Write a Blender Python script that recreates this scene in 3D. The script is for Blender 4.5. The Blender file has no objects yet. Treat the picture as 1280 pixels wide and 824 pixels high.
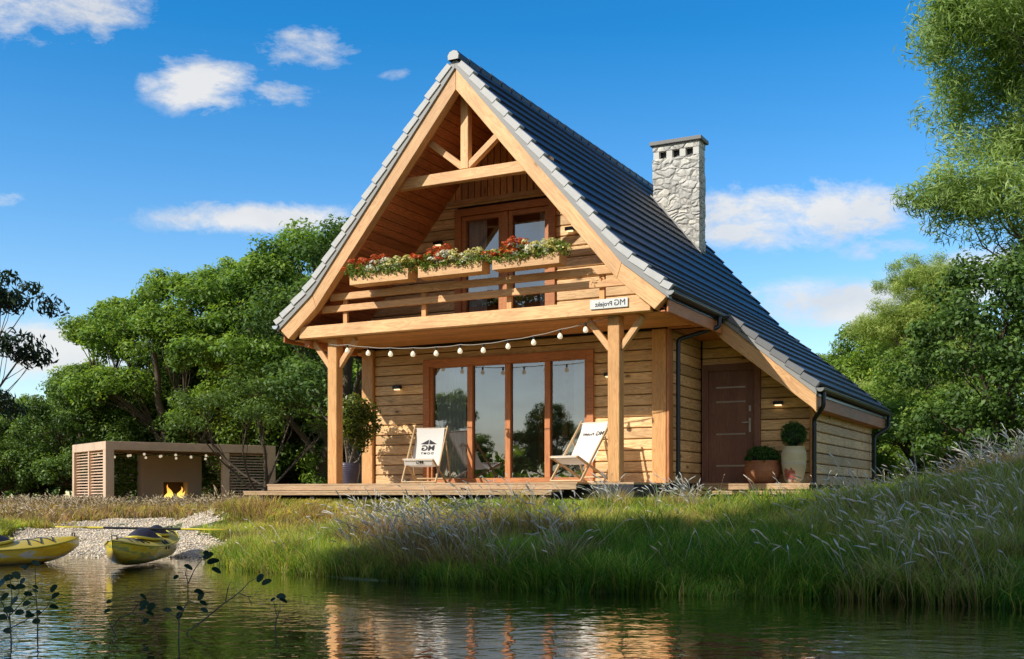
import bpy, bmesh, math, random
import numpy as np
from mathutils import Vector, Matrix, noise as mn
R = math.radians
rng = np.random.default_rng(7)
random.seed(7)
scene = bpy.context.scene
COL = scene.collection

# ------------------------------------------------------------------ frame of the place
EYE_Z = 0.85                                   # camera height above the pond
FOC, CX, HY = 1421.0, 640.0, 622.0             # photograph geometry used for laying things out
UX = (0.884, -0.466); UY = (0.466, 0.884)      # house axes in the world
HO = (1.710, 18.0); DZ = 1.0907                # house origin (foot of the front right porch post)
ROT = math.atan2(UX[1], UX[0])
SUN_EL = 35.5
_l = (UY[0]*math.cos(R(33))+UX[0]*math.sin(R(33)), UY[1]*math.cos(R(33))+UX[1]*math.sin(R(33)))
SUN_DIR = Vector((-_l[0]*math.cos(R(SUN_EL)), -_l[1]*math.cos(R(SUN_EL)), math.sin(R(SUN_EL)))).normalized()  # towards the sun

def bearing(px, D):
    return (px-CX)/FOC*D

# ------------------------------------------------------------------ objects
def tag(o, label=None, cat=None, group=None, kind=None):
    if label: o['label'] = label
    if cat: o['category'] = cat
    if group: o['group'] = group
    if kind: o['kind'] = kind
    return o
def empty(name, label=None, cat=None, loc=(0,0,0), rotz=0, group=None, parent=None):
    o = bpy.data.objects.new(name, None); COL.objects.link(o)
    o.empty_display_size = 0.3
    o.location = loc; o.rotation_euler = (0, 0, rotz)
    if parent: o.parent = parent
    return tag(o, label, cat, group)
def link(name, me, m=None, parent=None, loc=None, rot=None):
    if m is not None and not me.materials:
        for q in (m if isinstance(m, (list, tuple)) else [m]): me.materials.append(q)
    o = bpy.data.objects.new(name, me); COL.objects.link(o)
    if parent: o.parent = parent
    if loc is not None: o.location = loc
    if rot is not None: o.rotation_euler = rot
    return o
def dup(root, loc=None, rotz=None, label=None, group=None, scale=None):
    r = root.copy(); COL.objects.link(r)
    if loc is not None: r.location = loc
    if rotz is not None: r.rotation_euler = (0, 0, rotz)
    if scale is not None: r.scale = scale
    if label: r['label'] = label
    if group: r['group'] = group
    for ch in list(root.children):
        c = ch.copy(); COL.objects.link(c); c.parent = r
        for g in list(ch.children):
            d = g.copy(); COL.objects.link(d); d.parent = c
    return r
def np_mesh(name, V, F, tint=None, smooth=False, mats=None):
    me = bpy.data.meshes.new(name)
    V = np.ascontiguousarray(V, dtype=np.float32); F = np.ascontiguousarray(F, dtype=np.int32)
    me.vertices.add(len(V)); me.vertices.foreach_set('co', V.ravel())
    k = F.shape[1]
    me.loops.add(F.size); me.loops.foreach_set('vertex_index', F.ravel())
    me.polygons.add(len(F)); me.polygons.foreach_set('loop_start', np.arange(0, F.size, k, dtype=np.int32))
    if tint is not None:
        a = me.attributes.new('tint', 'FLOAT_COLOR', 'POINT')
        t = np.ones((len(V), 4), dtype=np.float32); t[:, :tint.shape[1]] = tint
        a.data.foreach_set('color', t.ravel())
    if smooth: me.polygons.foreach_set('use_smooth', np.ones(len(F), dtype=bool))
    me.update(calc_edges=True)
    return me

class MB:
    """collects shapes for one mesh"""
    def __init__(s): s.v = []; s.f = []; s.sm = []
    def add(s, vs, fs, smooth=False):
        n = len(s.v); s.v += [tuple(v) for v in vs]; s.f += [tuple(i+n for i in f) for f in fs]; s.sm += [smooth]*len(fs)
    def box(s, x0, x1, y0, y1, z0, z1):
        s.add([(x0,y0,z0),(x1,y0,z0),(x1,y1,z0),(x0,y1,z0),(x0,y0,z1),(x1,y0,z1),(x1,y1,z1),(x0,y1,z1)],
              [(0,3,2,1),(4,5,6,7),(0,1,5,4),(1,2,6,5),(2,3,7,6),(3,0,4,7)])
    def prism(s, poly, y0, y1):
        """poly: (x, z) outline, extruded along y"""
        a = sum(poly[i][0]*poly[(i+1)%len(poly)][1]-poly[(i+1)%len(poly)][0]*poly[i][1] for i in range(len(poly)))
        if a < 0: poly = poly[::-1]
        n = len(poly)
        s.add([(x,y0,z) for x,z in poly]+[(x,y1,z) for x,z in poly],
              [tuple(range(n)), tuple(range(2*n-1, n-1, -1))]+[(i, i+n, (i+1)%n+n, (i+1)%n) for i in range(n)])
    def prism_x(s, poly, x0, x1):
        """poly: (y, z) outline, extruded along x"""
        n = len(poly)
        a = sum(poly[i][0]*poly[(i+1)%n][1]-poly[(i+1)%n][0]*poly[i][1] for i in range(n))
        if a > 0: poly = poly[::-1]
        s.add([(x0,y,z) for y,z in poly]+[(x1,y,z) for y,z in poly],
              [tuple(range(n)), tuple(range(2*n-1, n-1, -1))]+[(i, i+n, (i+1)%n+n, (i+1)%n) for i in range(n)])
    def tube(s, pts, r, n=8, cap=True, smooth=True):
        pts = [Vector(p) for p in pts]
        rs = r if isinstance(r, (list, tuple)) else [r]*len(pts)
        vs = []; up = None
        for i, p in enumerate(pts):
            d = (pts[min(i+1, len(pts)-1)]-pts[max(i-1, 0)])
            d = d.normalized() if d.length > 1e-9 else Vector((0,0,1))
            if up is None: up = d.orthogonal().normalized()
            up = (up-d*up.dot(d))
            up = up.normalized() if up.length > 1e-6 else d.orthogonal().normalized()
            w = d.cross(up)
            for k in range(n):
                a = 2*math.pi*k/n
                vs.append(p+(up*math.cos(a)+w*math.sin(a))*rs[i])
        fs = []
        for i in range(len(pts)-1):
            for k in range(n):
                a = i*n+k; b = i*n+(k+1)%n
                fs.append((a, b, b+n, a+n))
        s.add(vs, fs, smooth)
        if cap:
            m = len(pts)-1
            s.add([vs[k] for k in range(n)], [tuple(range(n-1, -1, -1))])
            s.add([vs[m*n+k] for k in range(n)], [tuple(range(n))])
    def lathe(s, prof, n=28, c=(0,0,0), smooth=True):
        vs = []; 
        for r_, z in prof:
            for k in range(n):
                a = 2*math.pi*k/n; vs.append((c[0]+r_*math.cos(a), c[1]+r_*math.sin(a), c[2]+z))
        fs = []
        for i in range(len(prof)-1):
            for k in range(n):
                a = i*n+k; b = i*n+(k+1)%n
                fs.append((a, b, b+n, a+n))
        s.add(vs, fs, smooth)
    def ball(s, c, r, n=10, m=7, sz=1.0):
        prof = [(max(1e-4, r*math.sin(math.pi*i/m)), -r*sz*math.cos(math.pi*i/m)) for i in range(m+1)]
        s.lathe(prof, n, c)
    def bar(s, p0, p1, w, h, up=(0,0,1)):
        p0 = Vector(p0); p1 = Vector(p1); d = (p1-p0).normalized(); u = Vector(up)
        sd = d.cross(u).normalized(); u = sd.cross(d).normalized()
        vs = []
        for p in (p0, p1):
            for a, b in ((-1,-1),(1,-1),(1,1),(-1,1)): vs.append(p+sd*(a*w/2)+u*(b*h/2))
        s.add(vs, [(0,1,2,3),(7,6,5,4),(0,4,5,1),(1,5,6,2),(2,6,7,3),(3,7,4,0)])
    def mesh(s, name, bevel=0, seg=1):
        me = bpy.data.meshes.new(name); me.from_pydata(s.v, [], s.f)
        me.polygons.foreach_set('use_smooth', s.sm)
        bm = bmesh.new(); bm.from_mesh(me)
        bmesh.ops.recalc_face_normals(bm, faces=bm.faces)
        if bevel:
            bmesh.ops.bevel(bm, geom=[e for e in bm.edges if len(e.link_faces) == 2 and e.calc_face_angle(0) > 0.6], offset=bevel, segments=seg, affect='EDGES', clamp_overlap=True)
        bm.to_mesh(me); bm.free()
        return me
    def build(s, name, m, parent=None, bevel=0, seg=1, loc=None, rot=None):
        return link(name, s.mesh(name, bevel, seg), m, parent, loc, rot)

def beam(name, p0, p1, w, h, m, parent, bevel=0.008, up=(0,0,1)):
    """a timber whose own X axis runs along it, so its grain follows it"""
    p0 = Vector(p0); p1 = Vector(p1); L = (p1-p0).length; d = (p1-p0).normalized(); u = Vector(up)
    sd = u.cross(d).normalized(); u2 = d.cross(sd).normalized()
    b = MB(); b.box(0, L, -w/2, w/2, -h/2, h/2)
    o = link(name, b.mesh(name, bevel), m, parent)
    o.matrix_local = Matrix.Translation(p0) @ Matrix((d, sd, u2)).transposed().to_4x4()
    return o

# ------------------------------------------------------------------ materials
class NT:
    def __init__(s, name):
        s.m = bpy.data.materials.new(name); s.m.use_nodes = True
        s.t = s.m.node_tree; s.n = s.t.nodes; s.n.clear()
        s.out = s.n.new('ShaderNodeOutputMaterial')
    def new(s, typ, ins=None, **props):
        nd = s.n.new(typ)
        for k, v in props.items(): setattr(nd, k, v)
        for k, v in (ins or {}).items(): s.set(nd.inputs[k], v)
        return nd
    def set(s, sock, v):
        if isinstance(v, bpy.types.NodeSocket): s.t.links.new(v, sock)
        elif isinstance(v, bpy.types.Node): s.t.links.new(v.outputs[0], sock)
        else:
            if hasattr(sock.default_value, '__len__') and not hasattr(v, '__len__'): v = [v]*len(sock.default_value)
            if hasattr(sock.default_value, '__len__') and len(sock.default_value) == 4 and len(v) == 3: v = (*v, 1)
            sock.default_value = v
    def math(s, op, a, b=None, c=None, clamp=False):
        nd = s.new('ShaderNodeMath', operation=op, use_clamp=clamp); s.set(nd.inputs[0], a)
        if b is not None: s.set(nd.inputs[1], b)
        if c is not None: s.set(nd.inputs[2], c)
        return nd.outputs[0]
    def mix(s, f, a, b, blend='MIX'):
        nd = s.new('ShaderNodeMix', data_type='RGBA', blend_type=blend)
        s.set(nd.inputs[0], f); s.set(nd.inputs[6], a); s.set(nd.inputs[7], b)
        return nd.outputs[2]
    def ramp(s, f, stops):
        nd = s.new('ShaderNodeValToRGB'); s.set(nd.inputs[0], f)
        e = nd.color_ramp.elements
        while len(e) < len(stops): e.new(0.5)
        for q, (p, c) in zip(e, stops):
            q.position = p; q.color = (*c, 1) if len(c) == 3 else c
        return nd.outputs[0]
    def noise(s, vec, scale, detail=4, rough=0.55, dist=0.0, dim='3D'):
        nd = s.new('ShaderNodeTexNoise', {'Scale': scale, 'Detail': detail, 'Roughness': rough, 'Distortion': dist}, noise_dimensions=dim)
        if vec is not None: s.set(nd.inputs['Vector'], vec)
        return nd.outputs[0]
    def mapping(s, vec, scale=(1,1,1), loc=(0,0,0), rot=(0,0,0)):
        nd = s.new('ShaderNodeMapping'); s.set(nd.inputs[0], vec)
        s.set(nd.inputs['Scale'], scale); s.set(nd.inputs['Location'], loc); s.set(nd.inputs['Rotation'], rot)
        return nd.outputs[0]
    def obj(s): return s.new('ShaderNodeTexCoord').outputs['Object']
    def bump(s, h, strength=0.3, dist=0.01, normal=None):
        nd = s.new('ShaderNodeBump', {'Strength': strength, 'Distance': dist, 'Height': h})
        if normal is not None: s.set(nd.inputs['Normal'], normal)
        return nd.outputs[0]
    def done(s, shader):
        s.t.links.new(shader.outputs[0] if isinstance(shader, bpy.types.Node) else shader, s.out.inputs[0]); return s.m
    def pbr(s, col, rough=0.5, normal=None, **kw):
        ins = {'Base Color': col, 'Roughness': rough}
        if normal is not None: ins['Normal'] = normal
        ins.update(kw)
        return s.new('ShaderNodeBsdfPrincipled', ins)

def plain(name, col, rough=0.6, vary=0.12, scale=12, metal=0.0, spec=0.5, bump=0.0, emit=None, es=0):
    t = NT(name); n = t.noise(t.obj(), scale, 5)
    c = t.mix(n, tuple(c*(1-vary) for c in col), tuple(min(1, c*(1+vary)) for c in col))
    kw = {'Metallic': metal, 'Specular IOR Level': spec}
    if emit: kw['Emission Color'] = emit; kw['Emission Strength'] = es
    return t.done(t.pbr(c, rough, t.bump(n, bump) if bump else None, **kw))

def wood(name, light, dark, axis='x', plank=None, plank_axis='z', knots=0.5, var=0.35, rough=0.55, weather=None):
    """timber: stretched grain, rings, knots, each board a little different"""
    t = NT(name); co = t.obj()
    sep = t.new('ShaderNodeSeparateXYZ', {0: co})
    rnd = t.new('ShaderNodeObjectInfo').outputs['Random']
    ai = 'xyz'.index(axis)
    if plank:
        idx = t.math('FLOOR', t.math('DIVIDE', sep.outputs['xyz'.index(plank_axis)], plank))
        seed = t.math('ADD', t.math('MULTIPLY', idx, 7.31), t.math('MULTIPLY', rnd, 91.0))
    else:
        seed = t.math('MULTIPLY', rnd, 91.0)
    wn = t.new('ShaderNodeTexWhiteNoise', {'W': seed}, noise_dimensions='1D')
    off = t.new('ShaderNodeVectorMath', {0: wn.outputs['Color'], 1: (13, 17, 11)}, operation='MULTIPLY').outputs[0]
    shifted = t.new('ShaderNodeVectorMath', {0: co, 1: off}, operation='ADD').outputs[0]
    sc = [9.0, 9.0, 9.0]; sc[ai] = 0.9
    g1 = t.noise(t.mapping(shifted, tuple(sc)), 1.0, 3, 0.5, 1.2)
    sc2 = [70.0, 70.0, 70.0]; sc2[ai] = 2.2
    g2 = t.noise(t.mapping(shifted, tuple(sc2)), 1.0, 4, 0.65)
    rings = t.math('ABSOLUTE', t.math('SINE', t.math('MULTIPLY', g1, 26.0)))
    f = t.math('ADD', t.math('MULTIPLY', rings, 0.35), t.math('MULTIPLY', g2, 0.65))
    mid = tuple((a+b)/2 for a, b in zip(light, dark))
    c = t.ramp(f, [(0.22, dark), (0.5, mid), (0.72, light)])
    # knots
    if knots:
        ks = [2.6, 2.6, 2.6]; ks[ai] = 1.15
        vr = t.new('ShaderNodeTexVoronoi', {'Vector': t.mapping(shifted, tuple(ks)), 'Scale': 1.0, 'Randomness': 1.0})
        kf = t.ramp(vr.outputs['Distance'], [(0.05, (1,1,1)), (0.085, (0.25,0.25,0.25)), (0.16, (0,0,0))])
        c = t.mix(t.math('MULTIPLY', kf, knots), c, tuple(d*0.30 for d in dark))
    # per-board tone
    tone = t.math('ADD', t.math('MULTIPLY', wn.outputs['Value'], var), 1.0-var/2)
    c = t.mix(1.0, c, t.new('ShaderNodeCombineColor', {0: tone, 1: tone, 2: tone}).outputs[0], 'MULTIPLY')
    blot = t.noise(co, 1.3, 3)
    c = t.mix(t.ramp(blot, [(0.45, (0,0,0)), (0.75, (0.5,0.5,0.5))]), c, tuple(x*0.62 for x in mid))
    if weather:
        c = t.mix(t.ramp(t.noise(co, 2.5, 4), [(0.4, (0,0,0)), (0.7, (0.6,0.6,0.6))]), c, weather)
    return t.done(t.pbr(c, t.math('ADD', t.math('MULTIPLY', g2, 0.25), rough-0.1), t.bump(f, 0.25, 0.004)))

M = {}
M['siding'] = wood('pale_siding', (0.95,0.63,0.32), (0.56,0.30,0.12), 'x', 0.19, 'z', 1.0, 0.55)
M['siding_gable'] = wood('gable_boards', (0.80,0.40,0.16), (0.50,0.22,0.08), 'z', 0.135, 'x', 0.9, 0.45)
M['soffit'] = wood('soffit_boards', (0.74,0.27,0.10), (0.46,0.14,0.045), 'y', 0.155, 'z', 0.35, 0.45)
M['ceiling'] = wood('ceiling_boards', (0.84,0.40,0.15), (0.58,0.24,0.08), 'x', 0.10, 'y', 0.25, 0.28)
M['timber'] = wood('golden_timber', (0.88,0.52,0.245), (0.60,0.30,0.125), 'x', None, 'z', 0.7, 0.28)
M['timber_z'] = wood('golden_timber_upright', (0.84,0.45,0.175), (0.56,0.26,0.085), 'z', None, 'z', 0.8, 0.2)
M['red_timber'] = wood('red_timber', (0.64,0.25,0.09), (0.42,0.145,0.05), 'x', None, 'z', 0.3, 0.15)
M['red_timber_z'] = wood('red_timber_upright', (0.64,0.25,0.09), (0.42,0.145,0.05), 'z', None, 'z', 0.3, 0.15)
M['door_wood'] = wood('dark_door_wood', (0.30,0.14,0.095), (0.19,0.085,0.058), 'z', 0.16, 'x', 0.0, 0.25)
M['deck'] = wood('deck_boards', (0.56,0.38,0.22), (0.36,0.22,0.12), 'x', None, 'y', 0.2, 0.12)
M['chair_wood'] = wood('beech', (0.72,0.52,0.30), (0.55,0.36,0.18), 'x', None, 'z', 0.0, 0.1)
M['dark'] = plain('dark_gap', (0.035,0.02,0.013), 0.9)
M['plinth'] = plain('dark_plinth', (0.03,0.033,0.04), 0.8, 0.3, 20, bump=0.3)
M['anthracite'] = plain('anthracite_metal', (0.045,0.055,0.075), 0.34, 0.1, 6, 0.5)
M['silver'] = plain('brushed_metal', (0.6,0.6,0.6), 0.3, 0.05, 20, 0.9)
M['verge'] = plain('verge_tile', (0.52,0.515,0.51), 0.6, 0.18, 5, bump=0.1)
M['trim'] = plain('verge_trim', (0.30,0.295,0.29), 0.55, 0.08, 4)
M['black'] = plain('black_metal', (0.02,0.02,0.022), 0.4, 0.1, 8, 0.3)
M['white'] = plain('white_paint', (0.8,0.8,0.78), 0.5, 0.03, 8)
M['ink'] = plain('black_print', (0.015,0.015,0.02), 0.6, 0.05)
M['plate'] = plain('sign_plate', (0.72,0.72,0.71), 0.35, 0.04, 10)
M['lamp_glow'] = plain('lamp_glow', (0.9,0.8,0.6), 0.4, 0, 5, emit=(1.0,0.72,0.4), es=1.6)
M['bulb'] = plain('bulb_glass', (0.85,0.78,0.6), 0.15, 0.02, 5, emit=(1.0,0.85,0.6), es=0.45)
M['soil'] = plain('soil', (0.05,0.03,0.02), 0.95, 0.4, 40, bump=0.5)
M['interior'] = plain('interior_plaster', (0.66,0.44,0.28), 0.8, 0.1, 3)
M['interior_floor'] = wood('interior_floor_boards', (0.42,0.25,0.13), (0.26,0.14,0.07), 'x', 0.14, 'y', 0, 0.3)

def m_tiles():
    t = NT('slate_roof_tiles'); co = t.obj(); sep = t.new('ShaderNodeSeparateXYZ', {0: co})
    u = t.math('FLOOR', t.math('DIVIDE', sep.outputs[1], 0.30)); v = t.math('FLOOR', t.math('DIVIDE', sep.outputs[2], 0.26))
    wn = t.new('ShaderNodeTexWhiteNoise', {'Vector': t.new('ShaderNodeCombineXYZ', {0: u, 1: v}).outputs[0]}, noise_dimensions='2D')
    k = t.math('ADD', t.math('MULTIPLY', wn.outputs['Value'], 0.45), 0.78)
    n = t.noise(co, 7, 5)
    c = t.mix(n, (0.016,0.026,0.050), (0.034,0.050,0.085))
    c = t.mix(1.0, c, t.new('ShaderNodeCombineColor', {0: k, 1: k, 2: k}).outputs[0], 'MULTIPLY')
    seam = t.math('LESS_THAN', t.math('FRACT', t.math('DIVIDE', sep.outputs[1], 0.30)), 0.035)
    c = t.mix(t.math('MULTIPLY', seam, 0.6), c, (0.01,0.012,0.02))
    return t.done(t.pbr(c, t.math('ADD', t.math('MULTIPLY', n, 0.2), 0.36), t.bump(t.noise(co, 60, 3), 0.15, 0.003), **{'Specular IOR Level': 0.36}))
M['tiles'] = m_tiles()

def m_glass(name='window_glass', refl=0.22):
    t = NT(name)
    fr = t.new('ShaderNodeFresnel', {'IOR': 1.5}).outputs[0]
    f = t.math('ADD', t.math('MULTIPLY', fr, 1.1), refl, clamp=True)
    wob = t.bump(t.noise(t.obj(), 0.9, 2), 0.05, 0.02)
    gl = t.new('ShaderNodeBsdfGlossy', {'Color': (0.92,0.96,1.0), 'Roughness': 0.0, 'Normal': wob})
    tr = t.new('ShaderNodeBsdfTransparent', {'Color': (0.86,0.88,0.88)})
    return t.done(t.new('ShaderNodeMixShader', {0: f, 1: tr, 2: gl}))
M['glass'] = m_glass()

def m_stone():
    t = NT('chimney_stone'); co = t.obj()
    w = t.noise(co, 3.0, 3)
    cw = t.new('ShaderNodeVectorMath', {0: co, 1: t.new('ShaderNodeVectorMath', {0: t.new('ShaderNodeTexNoise', {'Vector': co, 'Scale': 2.5, 'Detail': 2.0}).outputs['Color'], 1: (0.35,0.35,0.35)}, operation='MULTIPLY').outputs[0]}, operation='ADD').outputs[0]
    mp = t.mapping(cw, (4.2, 4.2, 7.0))
    vd = t.new('ShaderNodeTexVoronoi', {'Vector': mp, 'Scale': 1.0}, feature='DISTANCE_TO_EDGE').outputs[0]
    vc = t.new('ShaderNodeTexVoronoi', {'Vector': mp, 'Scale': 1.0}).outputs['Color']
    val = t.new('ShaderNodeSeparateColor', {0: vc}).outputs[0]
    c = t.ramp(val, [(0, (0.42,0.41,0.385)), (0.5, (0.57,0.555,0.515)), (1, (0.68,0.645,0.57))])
    c = t.mix(t.ramp(t.noise(co, 14, 5), [(0.3, (0.4,0.4,0.4)), (0.5, (0,0,0))]), c, (0.48,0.46,0.42))
    c = t.mix(t.ramp(vd, [(0.0, (0.8,0.8,0.8)), (0.03, (0.3,0.3,0.3)), (0.07, (0,0,0))]), c, (0.34,0.32,0.29))
    h = t.math('ADD', t.ramp(vd, [(0, (0,0,0)), (0.22, (1,1,1))]), t.math('MULTIPLY', t.noise(co, 18, 4), 0.35))
    h = t.math('ADD', h, t.math('MULTIPLY', val, 0.6))
    return t.done(t.pbr(c, 0.85, t.bump(h, 0.9, 0.03)))
M['stone'] = m_stone()

def m_leaf(name, stops, transl=0.35, rough=0.5, backtint=1.15):
    """leaf and blade stuff: colour from the per-leaf tint value, light passes through"""
    t = NT(name)
    a = t.new('ShaderNodeAttribute', attribute_name='tint')
    s = t.new('ShaderNodeSeparateColor', {0: a.outputs['Color']})
    c = t.ramp(s.outputs[0], stops)
    g = s.outputs[1]
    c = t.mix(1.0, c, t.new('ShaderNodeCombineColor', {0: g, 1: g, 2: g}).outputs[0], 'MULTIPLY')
    rn = t.new('ShaderNodeObjectInfo').outputs['Random']
    c = t.mix(rn, t.mix(1.0, c, (0.86,0.92,1.0), 'MULTIPLY'), t.mix(1.0, c, (1.12,1.04,0.9), 'MULTIPLY'))
    p = t.pbr(c, rough, **{'Specular IOR Level': 0.3})
    tc = t.mix(1.0, c, (1.25*backtint, 1.2*backtint, 0.55), 'MULTIPLY')
    tr = t.new('ShaderNodeBsdfTranslucent', {'Color': tc})
    return t.done(t.new('ShaderNodeMixShader', {0: transl, 1: p, 2: tr}))
M['leaf'] = m_leaf('broad_leaves', [(0, (0.06,0.13,0.022)), (0.5, (0.20,0.325,0.052)), (1, (0.42,0.53,0.11))], .42)
M['leaf_dark'] = m_leaf('dark_leaves', [(0, (0.04,0.085,0.018)), (0.5, (0.115,0.20,0.042)), (1, (0.24,0.35,0.08))], 0.32)
M['leaf_blue'] = m_leaf('bluish_leaves', [(0, (0.012,0.026,0.02)), (0.5, (0.030,0.060,0.040)), (1, (0.07,0.12,0.06))], 0.25)
M['leaf_olive'] = m_leaf('narrow_leaves', [(0, (0.17,0.27,0.06)), (0.5, (0.34,0.47,0.13)), (1, (0.56,0.64,0.26))], 0.4)
M['leaf_small'] = m_leaf('shrub_leaves', [(0, (0.05,0.085,0.014)), (0.5, (0.14,0.20,0.038)), (1, (0.32,0.36,0.09))], 0.3, 0.35)
M['leaf_box'] = m_leaf('clipped_leaves', [(0, (0.02,0.07,0.014)), (0.5, (0.055,0.15,0.03)), (1, (0.12,0.26,0.055))], 0.25, 0.4)
M['grass'] = m_leaf('grass_blades', [(0, (0.06,0.22,0.030)), (0.35, (0.25,0.43,0.050)), (0.62, (0.60,0.60,0.14)), (0.80, (0.74,0.58,0.24)), (0.93, (0.62,0.38,0.20)), (1, (0.40,0.24,0.17))], 0.5, 0.5)
M['plume'] = m_leaf('feather_plumes', [(0, (0.70,0.58,0.47)), (0.5, (0.90,0.84,0.76)), (1, (0.95,0.93,0.92))], 0.4, 0.7, 0.8)
M['bark'] = plain('bark', (0.10,0.075,0.052), 0.9, 0.45, 14, bump=0.8)
M['bark_grey'] = plain('grey_bark', (0.20,0.165,0.13), 0.9, 0.35, 18, bump=0.6)
# ------------------------------------------------------------------ pond outline and ground height
POND = np.array([(3.1,9.55),(1.8,9.75),(0.73,10.35),(-0.63,11.1),(-1.82,12.2),(-3.0,13.2),(-3.75,14.6),(-4.3,15.9),(-5.3,16.1),(-6.2,16.2),(-8.0,17.4),
                 (-9.6,16.0),(-9.9,12.0),(-10.4,8.0),(-11.6,2.0),(-12.5,-6.0),(-10,-14),(-2,-17),(8,-14),(13,-4),(12,3),(8.5,6.6),(5.6,7.7),(4.2,8.4)])
def sdist(X, Y):
    X = np.asarray(X, float); Y = np.asarray(Y, float)
    best = np.full(X.shape, 1e9); inside = np.zeros(X.shape, bool)
    n = len(POND)
    for i in range(n):
        ax, ay = POND[i]; bx, by = POND[(i+1) % n]
        dx, dy = bx-ax, by-ay
        t = np.clip(((X-ax)*dx+(Y-ay)*dy)/(dx*dx+dy*dy), 0, 1)
        best = np.minimum(best, np.hypot(X-ax-t*dx, Y-ay-t*dy))
        c = ((ay > Y) != (by > Y)) & (X < (bx-ax)*(Y-ay)/(by-ay+1e-12)+ax)
        inside ^= c
    return np.where(inside, -best, best)
def bumpf(X, Y, cx, cy, rx, ry):
    return np.exp(-(((X-cx)/rx)**2+((Y-cy)/ry)**2))
def gz(X, Y):
    X = np.asarray(X, float); Y = np.asarray(Y, float)
    wob = 0.18*np.sin(X*1.9+1)*np.cos(Y*1.3)+0.10*np.sin(X*4.3+Y*2.9)
    d = sdist(X, Y)+wob*0.8
    sm = lambda v: np.clip(v, 0, 1)**2*(3-2*np.clip(v, 0, 1))
    amp = 0.66-0.20*sm((-2.8-X-0.10*(Y-16))/4.0)*sm((Y-13)/5)
    land = amp*(1-np.exp(-np.maximum(d, 0)/2.5))
    far = np.maximum(np.hypot(X, Y-10)-30, 0)
    land = land+0.004*far*0
    # mound on the right bank
    mound = 0.76*bumpf(X, Y, 8.3, 14.4, 3.2, 3.2)*(1-np.exp(-np.maximum(d, 0)/2.0))
    mound += 0.08*bumpf(X, Y, 4.9, 13.2, 1.6, 1.5)
    dip = -0.10*bumpf(X, Y, -5.6, 19, 3.2, 4)
    rough = 0.035*np.sin(X*2.3+Y*1.1)*np.sin(Y*2.9-X*0.7)+0.02*np.sin(X*6.1)*np.sin(Y*5.3)
    z = np.where(d > 0, land+mound+dip+rough*np.clip(d, 0, 1), -0.55*(1-np.exp(np.minimum(d, 0)/1.6)))
    # level pad under the house
    hx = (X-HO[0])*UX[0]+(Y-HO[1])*UX[1]; hy = (X-HO[0])*UY[0]+(Y-HO[1])*UY[1]
    q = np.clip(np.minimum.reduce([hx+7.5, 3.6-hx, hy+1.5, 9.6-hy])/1.0+0.5, 0, 1)
    return z*(1-q)+0.775*q
def gz1(x, y): return float(gz(np.array([x]), np.array([y]))[0])
def ground_at(px, py):
    """where the line of sight through a point of the photograph meets the ground"""
    Y = np.linspace(5, 90, 4000); X = (px-CX)/FOC*Y; Z = EYE_Z+(HY-py)/FOC*Y
    k = np.argmax(Z < np.maximum(gz(X, Y), 0))
    return float(X[k]), float(Y[k]), float(max(gz1(X[k], Y[k]), 0))

BEACH = np.array([ground_at(*p)[:2] for p in [(-60,690),(0,675),(60,660),(120,651),(200,648),(282,648.5),(266,656),(248,667),(262,674),(285,680),(290,692)]] + [(-4.1,14.6),(-5.2,13.6),(-8.8,15.0),(-9.5,17.5)])
def in_poly(P, X, Y):
    ins = np.zeros(np.shape(X), bool); n = len(P)
    for i in range(n):
        ax, ay = P[i]; bx, by = P[(i+1) % n]
        ins ^= ((ay > Y) != (by > Y)) & (X < (bx-ax)*(Y-ay)/(by-ay+1e-12)+ax)
    return ins
def pdist(P, X, Y):
    best = np.full(np.shape(X), 1e9)
    for i in range(len(P)):
        ax, ay = P[i]; bx, by = P[(i+1) % len(P)]; dx, dy = bx-ax, by-ay
        t = np.clip(((X-ax)*dx+(Y-ay)*dy)/(dx*dx+dy*dy), 0, 1)
        best = np.minimum(best, np.hypot(X-ax-t*dx, Y-ay-t*dy))
    return np.where(in_poly(P, X, Y), -best, best)

def grid_mesh(name, xs, ys, zf, smooth=True, keep=None):
    XX, YY = np.meshgrid(xs, ys); ZZ = zf(XX, YY)
    V = np.stack([XX.ravel(), YY.ravel(), ZZ.ravel()], 1)
    nx = len(xs); i = np.arange(len(ys)-1)[:, None]*nx+np.arange(nx-1)[None, :]
    F = np.stack([i, i+1, i+1+nx, i+nx], -1).reshape(-1, 4)
    if keep is not None:
        k = keep(XX, YY).ravel(); F = F[k[F].all(1)]
        used = np.unique(F); re = np.full(len(V), -1); re[used] = np.arange(len(used)); V = V[used]; F = re[F]
    return np_mesh(name, V, F, smooth=smooth)

u = np.linspace(-1, 1, 300)
xs = np.sinh(u*5.2)/np.sinh(5.2)*600
ys = 12+np.sinh(u*5.2)/np.sinh(5.2)*600
t = NT('meadow_soil'); co = t.obj()
c = t.ramp(t.noise(co, 0.8, 6), [(0.35, (0.05,0.09,0.02)), (0.55, (0.11,0.15,0.035)), (0.75, (0.18,0.17,0.06))])
c = t.mix(t.ramp(t.noise(co, 9, 5), [(0.4, (0,0,0)), (0.7, (0.7,0.7,0.7))]), c, (0.05,0.04,0.02))
M['ground'] = t.done(t.pbr(c, 0.95, t.bump(t.noise(co, 25, 5), 0.6, 0.03)))
g = link('ground', grid_mesh('ground', xs, ys, gz), M['ground']); tag(g, kind='structure')

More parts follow.
